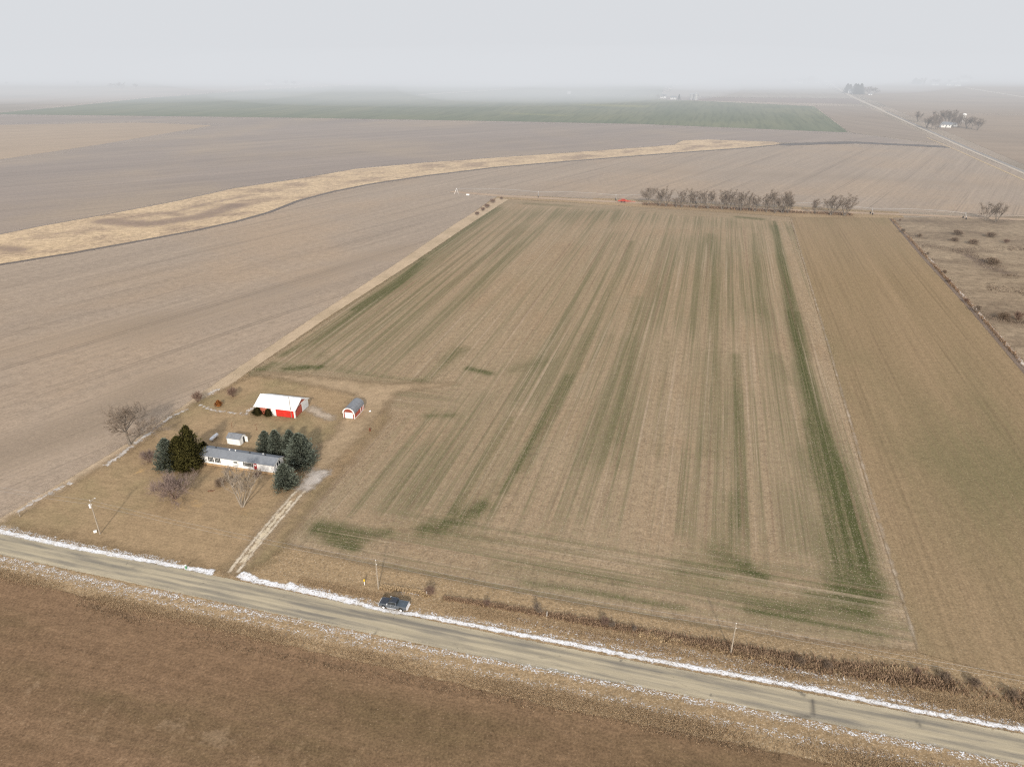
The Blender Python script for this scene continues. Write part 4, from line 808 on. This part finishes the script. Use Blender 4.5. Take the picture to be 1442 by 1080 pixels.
sh = [((1267, 312), 3.2, 'pasture shrub at the far top end of the fence ditch'), ((1271, 328), 4.6, 'grey shrub beside the ditch just below its far end'), ((1295, 334), 3.8, 'thin shrub right of the ditch near the far end'), ((1348, 331), 4.4, 'dark flat shrub, upper of the two dark ones in the pasture'), ((1370, 344), 4.2, 'dark broad shrub, lower of the two dark ones in the pasture'), ((1344, 340), 3.4, 'faint shrub between the two dark pasture shrubs'),
      ((1395, 334), 4.2, 'pale shrub right of the dark broad pasture shrub'), ((1417, 343), 4.6, 'mauve shrub near the right edge of the upper pasture'), ((1397, 372), 5.0, 'upright grey shrub beside the dark brush patch in the pasture'), ((1306, 360), 3.4, 'small shrub right of the upper part of the ditch'), ((1330, 385), 3.2, 'pale low shrub right of the middle of the ditch'), ((1336, 398), 3.0, 'low shrub touching the middle of the ditch'),
      ((1360, 426), 2.8, 'thin sapling on the ditch bank above the leafless trio'), ((1375, 440), 4.4, 'leafless bush on the ditch bank, left of the pasture trio'), ((1413, 450), 4.6, 'leafless bush in the middle of the pasture trio'), ((1433, 451), 5.4, 'tallest leafless bush of the pasture trio at the right edge')]
for i, (px, h, lab) in enumerate(sh): plant(('shrub', 'shrub2', 'dense', 'shrub')[i % 4] if 'dark' not in lab else 'dense', px, h*(.8 if 'trio' in lab or 'dark' in lab else .62), 'pasture_shrub', lab, 'shrub', 'leafless shrubs in the pasture', 1.6 if 'dark' in lab else .9+.5*((i*37) % 10)/10)
for px, h, lab in (((694, 286), 4.2, 'topmost reddish shrub on the boundary strip by the field corner'), ((686, 293), 4.0, 'second reddish shrub down the boundary strip'), ((680, 297), 3.4, 'third reddish shrub down the boundary strip'), ((672, 303), 3.2, 'lowest reddish shrub on the boundary strip'), ((706, 281), 2.6, 'small shrub at the far left corner of the green-striped field')):
    plant('shrub', px, h*.8, 'boundary_shrub', lab, 'shrub', 'reddish shrubs on the boundary strip', 1.5)
for px, h, k, lab in (((606, 838), 3.4, 'shrub', 'reddish ditch shrub right behind the pickup'), ((686, 853), 2.2, 'shrub', 'low reddish ditch shrub between two taller ones'), ((757, 863), 3.2, 'shrub2', 'upright ditch shrub left of the white stake'), ((851, 880), 2.9, 'shrub', 'widest leafless shrub in the ditch below the field'), ((862, 884), 2.2, 'shrub2', 'small shrub touching the widest ditch shrub'), ((893, 889), 1.9, 'shrub2', 'small brown shrub at the start of the dense ditch weeds'), ((1126, 935), 2.2, 'dense', 'bushy brown clump in the ditch weeds right of the pole'), ((1165, 941), 2.2, 'dense', 'dark clump beside the pale straw heap in the ditch'), ((1330, 957), 2.6, 'dense', 'brown thicket in the ditch near the right end of the road'), ((1372, 966), 2.6, 'dense', 'brown thicket left of the rightmost ditch clump'), ((1425, 982), 2.4, 'dense', 'rightmost brown clump in the roadside ditch'), ((1290, 948), 2.0, 'shrub', 'reddish shrub at the field corner above the ditch')):
    plant(k, px, h*.72, 'ditch_shrub', lab, 'shrub', 'leafless shrubs in the roadside ditch', 1.1)

# weeds and tufts: nobody could count them
def blades(name, pts, wfun, n, hr, mat, wid=.05, lean=.5, clump=5, seed=1, label='', cat='', toner=None, z0=.03):
    rn = random.Random(seed); b = MB(); a = [Vector(P(*p)) for p in pts]
    seg = [(a[i+1]-a[i]).length for i in range(len(a)-1)]; tot = sum(seg)
    for _ in range(n):
        s = rn.random()*tot; i = 0; s0 = s
        while i < len(seg)-1 and s0 > seg[i]: s0 -= seg[i]; i += 1
        d = (a[i+1]-a[i]).normalized(); nn = Vector((-d.y, d.x)); f = s/tot; w = wfun(f)
        off = rn.gauss(0, .42)*w; c = a[i]+d*s0+nn*off
        if math.sin(s*.21+seed)+math.sin(s*.083+2)+rn.uniform(-1.2, 1.6) < -.6: continue
        hh = rn.uniform(*hr)*(.6+.4*f if wfun(1) > wfun(0) else 1); tone = rn.random() if toner is None else toner(rn, f, off/w)
        for k in range(clump):
            ang = rn.uniform(0, 6.28); l = rn.uniform(.1, lean)*hh; p = Vector((c.x+rn.uniform(-.18, .18), c.y+rn.uniform(-.18, .18), z0)); q = p+Vector((math.cos(ang)*l, math.sin(ang)*l, hh*rn.uniform(.6, 1))); m_ = p.lerp(q, .55)+Vector((0, 0, hh*.1))
            sx = Vector((math.cos(ang+1.57), math.sin(ang+1.57), 0))*wid; b.cur = min(1, max(0, tone+rn.uniform(-.25, .25)))
            b.add([p-sx*.6, p+sx*.6, m_+sx, m_-sx, q], [(0, 1, 2, 3), (3, 2, 4)])
    o = b.build(name, mat); tag(o, label, cat, kind='stuff'); return o
weed = toned('reddish_weeds', (.17, .11, .072), (.36, .25, .165)); darkweed = toned('dark_weeds', (.13, .09, .055), (.28, .20, .13)); straw = toned('straw_grass', (.34, .24, .14), (.52, .39, .24)); tuft = toned('verge_tufts', (.24, .165, .10), (.40, .29, .18))
blades('ditch_weeds', [(625, 842), (700, 854), (800, 871), (900, 889), (1029, 914), (1150, 938), (1250, 950), (1350, 968), (1460, 992), (1600, 1022)], lambda f: .5+3.0*f, 12000, (.35, 1.1), weed, .05, .6, 5, 1, 'reddish brown dead weeds filling the ditch above the road', 'weeds')
blades('tree_row_brush', [(905, 288), (1000, 293), (1110, 299), (1200, 303)], lambda f: 3.0, 5000, (.5, 1.8), weed, .09, .7, 5, 11, 'brown undergrowth along the foot of the far tree row', 'brush')
blades('straw_grass', [(536, 827), (560, 830), (590, 834), (603, 840)], lambda f: .7, 900, (.3, .6), straw, .06, .9, 5, 2, 'pale straw grass bank behind the pickup', 'grass')
blades('straw_grass', [(900, 893), (1000, 911), (1100, 932), (1170, 944), (1230, 948), (1280, 946)], lambda f: 1.0+.5*f, 2600, (.4, .8), straw, .06, 1.0, 5, 3, 'pale flattened straw grass along the ditch edge', 'grass')
blades('verge_grass', [(-60, 792), (130, 842), (300, 879), (500, 922), (700, 967), (900, 1008), (1100, 1048), (1300, 1090), (1500, 1135)], lambda f: 1.9+1.6*f, 26000, (.12, .3), tuft, .045, .8, 4, 4, 'short tan grass tufts on the verge below the road', 'grass')
blades('verge_grass', [(420, 818), (520, 838), (600, 850), (760, 878), (900, 905), (1060, 938), (1250, 972), (1470, 1015)], lambda f: 2.0+1.6*f, 15000, (.1, .25), tuft, .045, .8, 4, 5, 'short tan grass tufts on the verge above the road', 'grass')
blades('field_stubble_tufts', [(110, 850), (300, 905), (500, 945), (700, 985), (900, 1022), (1100, 1066)], lambda f: 1.5, 2200, (.12, .3), darkweed, .05, .8, 4, 6, 'dark dead weeds on the edge of the brown field', 'weeds')
blades('waterway_edge_grass', [(1256, 309), (1300, 357), (1372, 435), (1445, 519)], lambda f: 1.2, 3500, (.3, .8), weed, .07, .8, 4, 7, 'dead weeds growing along the fence ditch', 'weeds')

brushm = toned('pasture_brush', (.15, .115, .09), (.32, .25, .19))
for q, (ln, w_, n_) in enumerate((([(1345, 352), (1375, 362), (1400, 378), (1425, 390)], 7, 1500), ([(1300, 345), (1340, 352), (1420, 350), (1500, 356)], 9, 1300), ([(1390, 405), (1442, 412), (1520, 425)], 9, 1100), ([(1390, 446), (1450, 456), (1520, 470)], 5, 900))):
    blades('pasture_brush', ln, lambda f: w_, int(n_*.7), (.25, .8), brushm, .06, .9, 5, 20+q, ['dark brush patch across the middle of the pasture', 'thin brown brush below the upper pasture shrubs', 'low brown brush along the right side of the pasture', 'low brown brush around the pasture trio'][q], 'brush')
# ------------------------------------------------------------------ irrigator and implement beyond the field
tw = [(643, 273), (758, 278), (867, 282.5), (980, 287), (1102, 293), (1227, 302), (1358, 308.5)]
x0, y0_ = P(*tw[0]); t = empty('irrigation_pivot', (x0, y0_, .1)); tag(t, 'long low centre pivot irrigator crossing behind the field', 'irrigator')
pos = [Vector((P(*q)[0]-x0, P(*q)[1]-y0_, 0)) for q in tw]
for i, p in enumerate(pos):
    b = MB()
    if i == 0:
        for sx in (-1, 1):
            for sy in (-1, 1): b.tube([p+Vector((sx*1.6, sy*1.6, 0)), p+Vector((0, 0, 4.3))], .07, 4)
        b.tube([p, p+Vector((0, 0, 4.6))], .15, 6)
    else:
        for sy in (-1, 1):
            b.tube([p+Vector((0, sy*1.9, .7)), p+Vector((0, 0, 3.9))], .07, 4); b.tube([p+Vector((.5, sy*1.9, .7)), p+Vector((-.3, 0, 3.9))], .06, 4)
        b.tube([p+Vector((0, -2.0, .7)), p+Vector((0, 2.0, .7))], .09, 4)
        b.box(p.x-.2, p.y-.15, 3.9, p.x+.2, p.y+.15, 4.6)
    f_ = b.build('tower', M['metal'], t)
    if i:
        for sy in (-1, 1):
            b = MB(); b.lathe([(.3, -.15), (.62, -.15), (.65, 0), (.62, .15), (.3, .15)], 14, (p.x, p.y+sy*1.9, .65), 'x'); b.build('wheel', M['rubber'], f_)
    if i < len(pos)-1:
        q = pos[i+1]; b = MB(); n = 10; pt = [p.lerp(q, k/n)+Vector((0, 0, 4.0+1.0*math.sin(math.pi*k/n))) for k in range(n+1)]
        b.tube(pt, .085, 5)
        for k in range(1, n):
            lo_ = p.lerp(q, k/n)+Vector((0, 0, 3.6+.1)); b.tube([pt[k], lo_], .03, 3); b.tube([pt[k], lo_+Vector((0, .5, 0))], .03, 3)
        b.tube([p+Vector((0, 0, 3.9))]+[p.lerp(q, k/n)+Vector((0, 0, 3.7)) for k in range(1, n)]+[q+Vector((0, 0, 3.9))], .025, 3)
        b.build('span_pipe', M['metal'], t)
small('pump_shed', (659, 275.5), 'small white pump box on the strip beside the pivot centre', 'pump box', lambda b: (b.box(-1.2, -.6, 0, 1.2, .6, .8), b.prism([(-.7, .8), (0, 1.1), (.7, .8)], -1.3, 1.3, 'x')), M['whitep'], rz=-PSI)
x, y = P(878, 285); t = empty('farm_implement', (x, y, .1), -PSI); tag(t, 'red folded farm implement parked left of the tree row', 'implement')
b = MB()
for yy in (-1.6, 0, 1.6): b.box(-4, yy-.12, .8, 3.5, yy+.12, 1.05)
for xx in (-4, -1.5, 1, 3.5): b.box(xx-.1, -2, .75, xx+.1, 2, 1.1)
b.build('frame', M['farred'], t)
b = MB(); b.tube([(3.5, 0, .9), (9, .0, .8)], .14, 6); b.tube([(3.5, 1.6, .9), (7, 0, .85)], .1, 5); b.tube([(3.5, -1.6, .9), (7, 0, .85)], .1, 5); b.build('tongue', M['farred'], t)
for sx in (-1, 1):
    b = MB()
    for k in range(7): b.tube([(sx*.6-1.2+.4*k, -2.1, 1.1), (sx*.4-1.2+.4*k, -1.6, 2.6-.1*k)], .09, 4)
    b.box(-2.6+sx*.6, -1.8, 2.2, 2.2+sx*.6, -1.6, 2.4); b.build('folded_wing', M['farred'], t)
b = MB(); b.box(-1.5, -.8, 1.1, 1.0, .9, 2.3); b.build('hopper', M['farred'], t)
for xx, yy in ((-1.5, -1.9), (-1.5, 1.9), (1, -1.9), (1, 1.9)):
    b = MB(); b.lathe([(.15, -.12), (.42, -.12), (.45, 0), (.42, .12), (.15, .12)], 14, (xx, yy, .45), 'y'); b.build('wheel', M['rubber'], t)

# fence posts of the ditch
fp = PP((1257, 309), (1300, 357), (1372, 435), (1447, 521)); k = 0
for i in range(3):
    A, B_ = Vector(fp[i]), Vector(fp[i+1]); n = int((B_-A).length/11)
    for j in range(n):
        q = A.lerp(B_, j/n); k += 1
        if k == 1:
            b = MB(); b.tube([(0, 0, 0), (0, 0, 1.35)], [.08, .07], 6, True); fo = b.build('fence_post', M['wood'])
            o = fo
        else: o = fo.copy(); COL.objects.link(o)
        o.location = (q.x, q.y, .05); tag(o, 'weathered wooden fence post standing along the pasture ditch', 'fence post', 'fence posts along the pasture ditch')

# ------------------------------------------------------------------ far farmsteads
def far_house(px, L, W, wall, ridge, label, rz=-PSI, mats=('whitep', 'shingle'), wins=3, cat='house', name='farmhouse'):
    t, r = gable(name, label, cat, px, L, W, wall, ridge, (M[mats[0]], M[mats[1]]), .3, rz)
    for i in range(wins):
        xx = L*(i+.5)/wins; b = MB(); b.box(xx-.55, -.05, wall-1.9, xx+.55, -.005, wall-.6); b.build('window', M['glass'], t)
    b = MB(); b.box(L*.48-.5, -.06, 0, L*.48+.5, -.005, 2.1); b.build('door', M['dark'], t)
    return t
def bin_(px, r, h, label):
    x, y = P(*px); t = empty('grain_bin', (x, y, .1)); tag(t, label, 'grain bin')
    b = MB(); b.lathe([(r, 0)]+[(r+(.06 if k % 2 else 0), h*k/12) for k in range(1, 13)], 24); b.build('wall', M['metal'], t)
    b = MB(); b.lathe([(r*1.05, h), (r*.15, h+r*.55), (r*.15, h+r*.7), (.02, h+r*.75)], 24); b.build('roof', M['metal'], t)
far_house((1325, 180), 13, 9, 4.0, 7.5, 'bright white farmhouse among the bare trees right of the far road')
far_house((1335, 178.5), 12, 7, 3.4, 5.6, 'long pale outbuilding right of the bright white farmhouse', mats=('whitep', 'metal'), wins=2, cat='barn', name='barn')
x, y = P(1355.5, 173); t = empty('water_tank', (x, y, 0)); tag(t, 'white tank on thin legs rising above the grove right of the road', 'water tank'); hT = tall((1355.5, 173), 160)
b = MB(); b.lathe([(1.0, hT-3.6), (3.0, hT-2.9), (3.1, hT-1.2), (2.0, hT-.3), (.1, hT)], 16); b.build('tank', M['whitep'], t)
for a in range(4):
    b = MB(); b.tube([(math.cos(a*1.57+.78)*2.6, math.sin(a*1.57+.78)*2.6, 0), (math.cos(a*1.57+.78)*1.4, math.sin(a*1.57+.78)*1.4, hT-3)], .25, 5); b.build('leg', M['whitep'], t)
labs = ['lone left', 'left outer', 'left inner', 'front left', 'front', 'middle', 'tall middle', 'rear middle', 'inner right', 'right', 'outer right', 'far right', 'low right']
for i, (px, by, ty, k) in enumerate(((1292, 172, 156, 'a'), (1305, 180, 163, 'a'), (1311, 182, 162, 'big'), (1318, 183, 160, 'b'), (1321, 175, 154, 'a'), (1330, 174, 154, 'big'), (1337, 176, 153, 'a'), (1341, 180, 163, 'big'), (1347, 178, 158, 'a'), (1350, 180, 164, 'b'), (1361, 181, 163, 'a'), (1368, 182, 163, 'big'), (1376, 184, 166, 'a'))):
    plant(k, (px, by), tall((px, by), ty), 'bare_tree', '%s bare tree in the grove around the white farmhouse right of the far road' % labs[i], 'tree', 'bare trees of the roadside grove', 1.1)
# the evergreen windbreak farther up the road
for i, (px, by, ty) in enumerate(((1192, 131, 118), (1196, 131, 119), (1203, 132, 118), (1206, 133, 118.5), (1211, 133, 118))):
    h = tall((px, by), ty); plant('spruce2', (px, by), h, 'spruce_tree', ['leftmost', 'second from left', 'middle', 'fourth from left', 'rightmost'][i]+' dark spruce of the windbreak by the road', 'tree', 'dark spruces of the far windbreak', 1.0)
for i, (px, by, ty) in enumerate(((1217, 133, 122), (1224, 134, 121), (1231, 134, 122.5))):
    plant('big', (px, by), tall((px, by), ty), 'bare_tree', ['left', 'middle', 'right'][i]+' hazy bare tree right of the dark windbreak spruces', 'tree', 'hazy trees by the windbreak', 1.3)
far_house((1194.5, 132), 12, 10, 5, 9, 'white farmhouse at the foot of the dark windbreak spruces')
far_house((1223, 134.5), 8, 6, 3, 4.5, 'tiny white outbuilding right of the windbreak', wins=1, cat='shed', name='shed')
# farm with bins
far_house((944, 140.5), 12, 8, 4, 7, 'white shed left of the single dark spruce on the far track', cat='barn', name='barn')
far_house((930, 139), 12, 9, 5, 9, 'grey farmhouse at the left end of the far farmstead', mats=('whitep', 'shingle2'))
h = tall((956, 141), 133); plant('spruce', (956, 141), h, 'spruce_tree', 'single dark spruce between the white shed and grain bins', 'tree', None, .8)
for i, px in enumerate((926, 934)): plant('big', (px, 139), tall((px, 139), 133), 'bare_tree', ['left', 'right'][i]+' hazy tree beside the grey farmhouse', 'tree', 'trees of the far farmstead', 1.3)
bin_((974, 141), 5, 11, 'left silver grain bin of the far pair'); bin_((979.5, 141.5), 5.5, 13, 'right taller silver grain bin of the far pair')
# hazy farmsteads
for px, L, W, wl, rg, lab in (((1114, 118), 34, 20, 8, 13, 'long white machine shed left of the hazy grove at the road end'), ((1160, 116), 30, 14, 5, 9, 'white shed right of the hazy grove at the road end'), ((373, 120.5), 22, 14, 8, 15, 'tall white barn at the left of the hazy distant farmstead'), ((398, 119.5), 12, 9, 5, 8, 'dark house in the middle of the hazy distant farmstead'), ((409, 120), 26, 12, 5, 9, 'white shed at the right of the hazy distant farmstead'), ((631, 110.5), 28, 14, 7, 12, 'white barn in the fog above the green field'), ((896, 104.5), 60, 20, 8, 14, 'long white building faint in the fog'), ((917, 105), 40, 20, 7, 12, 'second white building faint in the fog'), ((799, 132.5), 7, 6, 4, 6, 'tiny white hut alone in the green field'),
                              ((1333, 121), 24, 12, 4, 7, 'long low white shed in the hazy farmstead at right'), ((1345, 121.5), 14, 9, 4.5, 8, 'white house at the right of the hazy farmstead'), ((1312, 120.5), 18, 10, 4, 7, 'low shed at the left of the hazy farmstead'), ((1352, 115.5), 24, 12, 4, 7, 'faint roof behind the hazy farmstead'), ((1338, 116.5), 18, 10, 5, 9, 'faint white house behind the hazy farmstead')):
    far_house(px, L, W, wl, rg, lab, wins=0 if px[1] < 118 else 3, cat='building', name='farm_building', mats=('whitep', 'shingle2') if 'dark' in lab else ('whitep', 'metal'))
hz = [(157, 124, 117), (166, 124.5, 117), (172, 125, 115.5), (191, 125, 117.5), (378, 120, 114), (403, 120, 113), (414, 120.5, 114), (386, 119.5, 114.5), (624, 111, 105), (640, 111.5, 107), (676, 111, 104), (1104, 116, 110), (1126, 118, 110), (1131, 118, 109), (1136, 118, 108), (1141, 118, 106), (1145, 118, 109), (1152, 116, 110),
      (1288, 119, 110), (1293, 119, 112), (1300, 121, 109.5), (1314, 119, 111), (1319, 119, 111), (1336, 118, 112), (1347, 115, 109), (1355, 114, 106), (1360, 114, 105), (1366, 114, 108), (820, 106, 98), (835, 106, 98), (868, 105, 97), (880, 105, 98), (930, 105, 97), (945, 105, 97), (1230, 107, 101), (1262, 107, 101), (10, 120, 115), (110, 119, 114), (60, 119, 116), (1235, 107, 101)]
for i, (px, by, ty) in enumerate(hz):
    where = 'in the hazy group standing alone at left' if px < 200 and px > 150 else 'on the hazy field line at far left' if px < 150 else 'around the hazy distant farmstead left of centre' if px < 450 else 'by the white barn in the fog' if px < 700 else 'faint in the fog above the green field' if px < 1000 else 'in the hazy grove at the road end' if px < 1160 else 'faint in the fog right of the road end' if px < 1270 else 'around the hazy farmstead at right'
    kind = 'spruce2' if px in (1288, 1293, 1104) else ('big', 'a', 'b')[i % 3]
    plant(kind, (px, by), tall((px, by), ty), 'hazy_tree', ('pointed evergreen ' if kind == 'spruce2' else 'pale tree ')+where, 'tree', 'trees '+where, 1.6)
# ------------------------------------------------------------------ air, light, camera
def fog_bank(name, x0, y0, z0, x1, y1, z1, sigma, col):
    m = D.materials.new(name); m.use_nodes = True; t = m.node_tree; t.nodes.clear()
    o_ = t.nodes.new('ShaderNodeOutputMaterial'); a = t.nodes.new('ShaderNodeVolumeAbsorption'); e_ = t.nodes.new('ShaderNodeEmission'); s_ = t.nodes.new('ShaderNodeAddShader')
    a.inputs['Color'].default_value = (0, 0, 0, 1); a.inputs['Density'].default_value = sigma
    e_.inputs['Color'].default_value = (*col, 1); e_.inputs['Strength'].default_value = sigma  # fog glows by itself in place of scattered sunlight
    t.links.new(a.outputs[0], s_.inputs[0]); t.links.new(e_.outputs[0], s_.inputs[1]); t.links.new(s_.outputs[0], o_.inputs['Volume'])
    b = MB(); b.box(x0, y0, z0, x1, y1, z1)
    o = b.build(name, m); tag(o, kind='structure'); return o
FOG = (.675, .695, .725)
fog_bank('haze', -13000, 350, -3, 13000, 19000, 380, .00034, (.70, .72, .75))
fog_bank('mist', -12700, 1250, -3.5, 12700, 18700, 330, .0005, (.72, .74, .77))
fog_bank('fog_bank', -12500, 2150, -4, 12500, 18500, 275, .0013, (.655, .672, .70))

rf = random.Random(4)
for i, (px, py, rx, ry, rz, sg) in enumerate(((500, 124, 620, 330, 60, .0018), (960, 122, 700, 300, 65, .0020), (800, 140, 380, 200, 34, .0016), (250, 116, 900, 400, 60, .0014), (720, 118, 760, 380, 65, .0018), (1130, 128, 420, 220, 34, .0016), (90, 140, 600, 220, 30, .0012), (1380, 118, 700, 300, 50, .0014), (620, 145, 480, 170, 22, .0012))):
    n = 28; b = MB(); x, y = P(px, py)
    b.lathe([(math.sin(math.pi*k/14)+1e-4, -math.cos(math.pi*k/14)) for k in range(15)], n)
    m = D.materials['mist'].copy(); m.name = 'drifting_mist'
    for nd in m.node_tree.nodes:
        if nd.type == 'VOLUME_ABSORPTION': nd.inputs['Density'].default_value = sg
        if nd.type == 'EMISSION': nd.inputs['Strength'].default_value = sg  # drifts carry their brightness as emission too
    o = b.build('mist', m); o.location = (x, y, rz*.7); o.scale = (rx, ry, rz); tag(o, kind='structure')
w = D.worlds.new('World'); scene.world = w; w.use_nodes = True
nt = w.node_tree; bg = nt.nodes['Background']
sky = nt.nodes.new('ShaderNodeTexSky'); sky.sky_type = 'NISHITA'; sky.sun_disc = False
sky.sun_elevation = SUN_EL; sky.sun_rotation = rad(180); sky.air_density = 1.2; sky.dust_density = 3.0; sky.ozone_density = 1.0
# thin high overcast whitens the sky
tc = nt.nodes.new('ShaderNodeTexCoord'); nz = nt.nodes.new('ShaderNodeTexNoise'); nz.inputs['Scale'].default_value = 2.2; nz.inputs['Detail'].default_value = 5
mp = nt.nodes.new('ShaderNodeMapping'); mp.inputs['Scale'].default_value = (1, 1, 5)
nt.links.new(tc.outputs['Generated'], mp.inputs[0]); nt.links.new(mp.outputs[0], nz.inputs['Vector'])
mx = nt.nodes.new('ShaderNodeMix'); mx.data_type = 'RGBA'; mx.inputs[0].default_value = .75
rp = nt.nodes.new('ShaderNodeMapRange'); rp.inputs[1].default_value = .3; rp.inputs[2].default_value = .7; rp.inputs[3].default_value = 7.5; rp.inputs[4].default_value = 9.0
cl = nt.nodes.new('ShaderNodeVectorMath'); cl.operation = 'SCALE'; cl.inputs[0].default_value = (.97, .99, 1.02)
nt.links.new(nz.outputs['Fac'], rp.inputs[0]); nt.links.new(rp.outputs[0], cl.inputs['Scale'])
nt.links.new(sky.outputs[0], mx.inputs[6]); nt.links.new(cl.outputs[0], mx.inputs[7]); nt.links.new(mx.outputs[2], bg.inputs['Color'])
bg.inputs['Strength'].default_value = .12

sun = D.lights.new('sun', 'SUN'); sun.energy = 3.8; sun.angle = rad(3); sun.color = (1, .92, .81)
so = D.objects.new('sun', sun); COL.objects.link(so); so.location = (0, -100, 200)
so.rotation_euler = Vector((-.04*math.cos(SUN_EL), math.cos(SUN_EL), -math.sin(SUN_EL))).to_track_quat('-Z', 'Y').to_euler()

cam = D.cameras.new('camera'); co = D.objects.new('camera', cam); COL.objects.link(co); scene.camera = co
co.location = (0, 0, H); co.rotation_euler = (math.pi/2-PITCH, 0, 0)
cam.sensor_fit = 'HORIZONTAL'; cam.sensor_width = 36; cam.lens = 36*1000/1442; cam.clip_start = .5; cam.clip_end = 40000
scene.view_settings.view_transform = 'Standard'; scene.view_settings.look = 'None'; scene.view_settings.exposure = 0
scene.cycles.max_bounces = 4; scene.cycles.diffuse_bounces = 2; scene.cycles.glossy_bounces = 2; scene.cycles.transparent_max_bounces = 24
scene.cycles.volume_bounces = 0
scene.cycles.use_denoising = False
scene.cycles.filter_width = 1.2
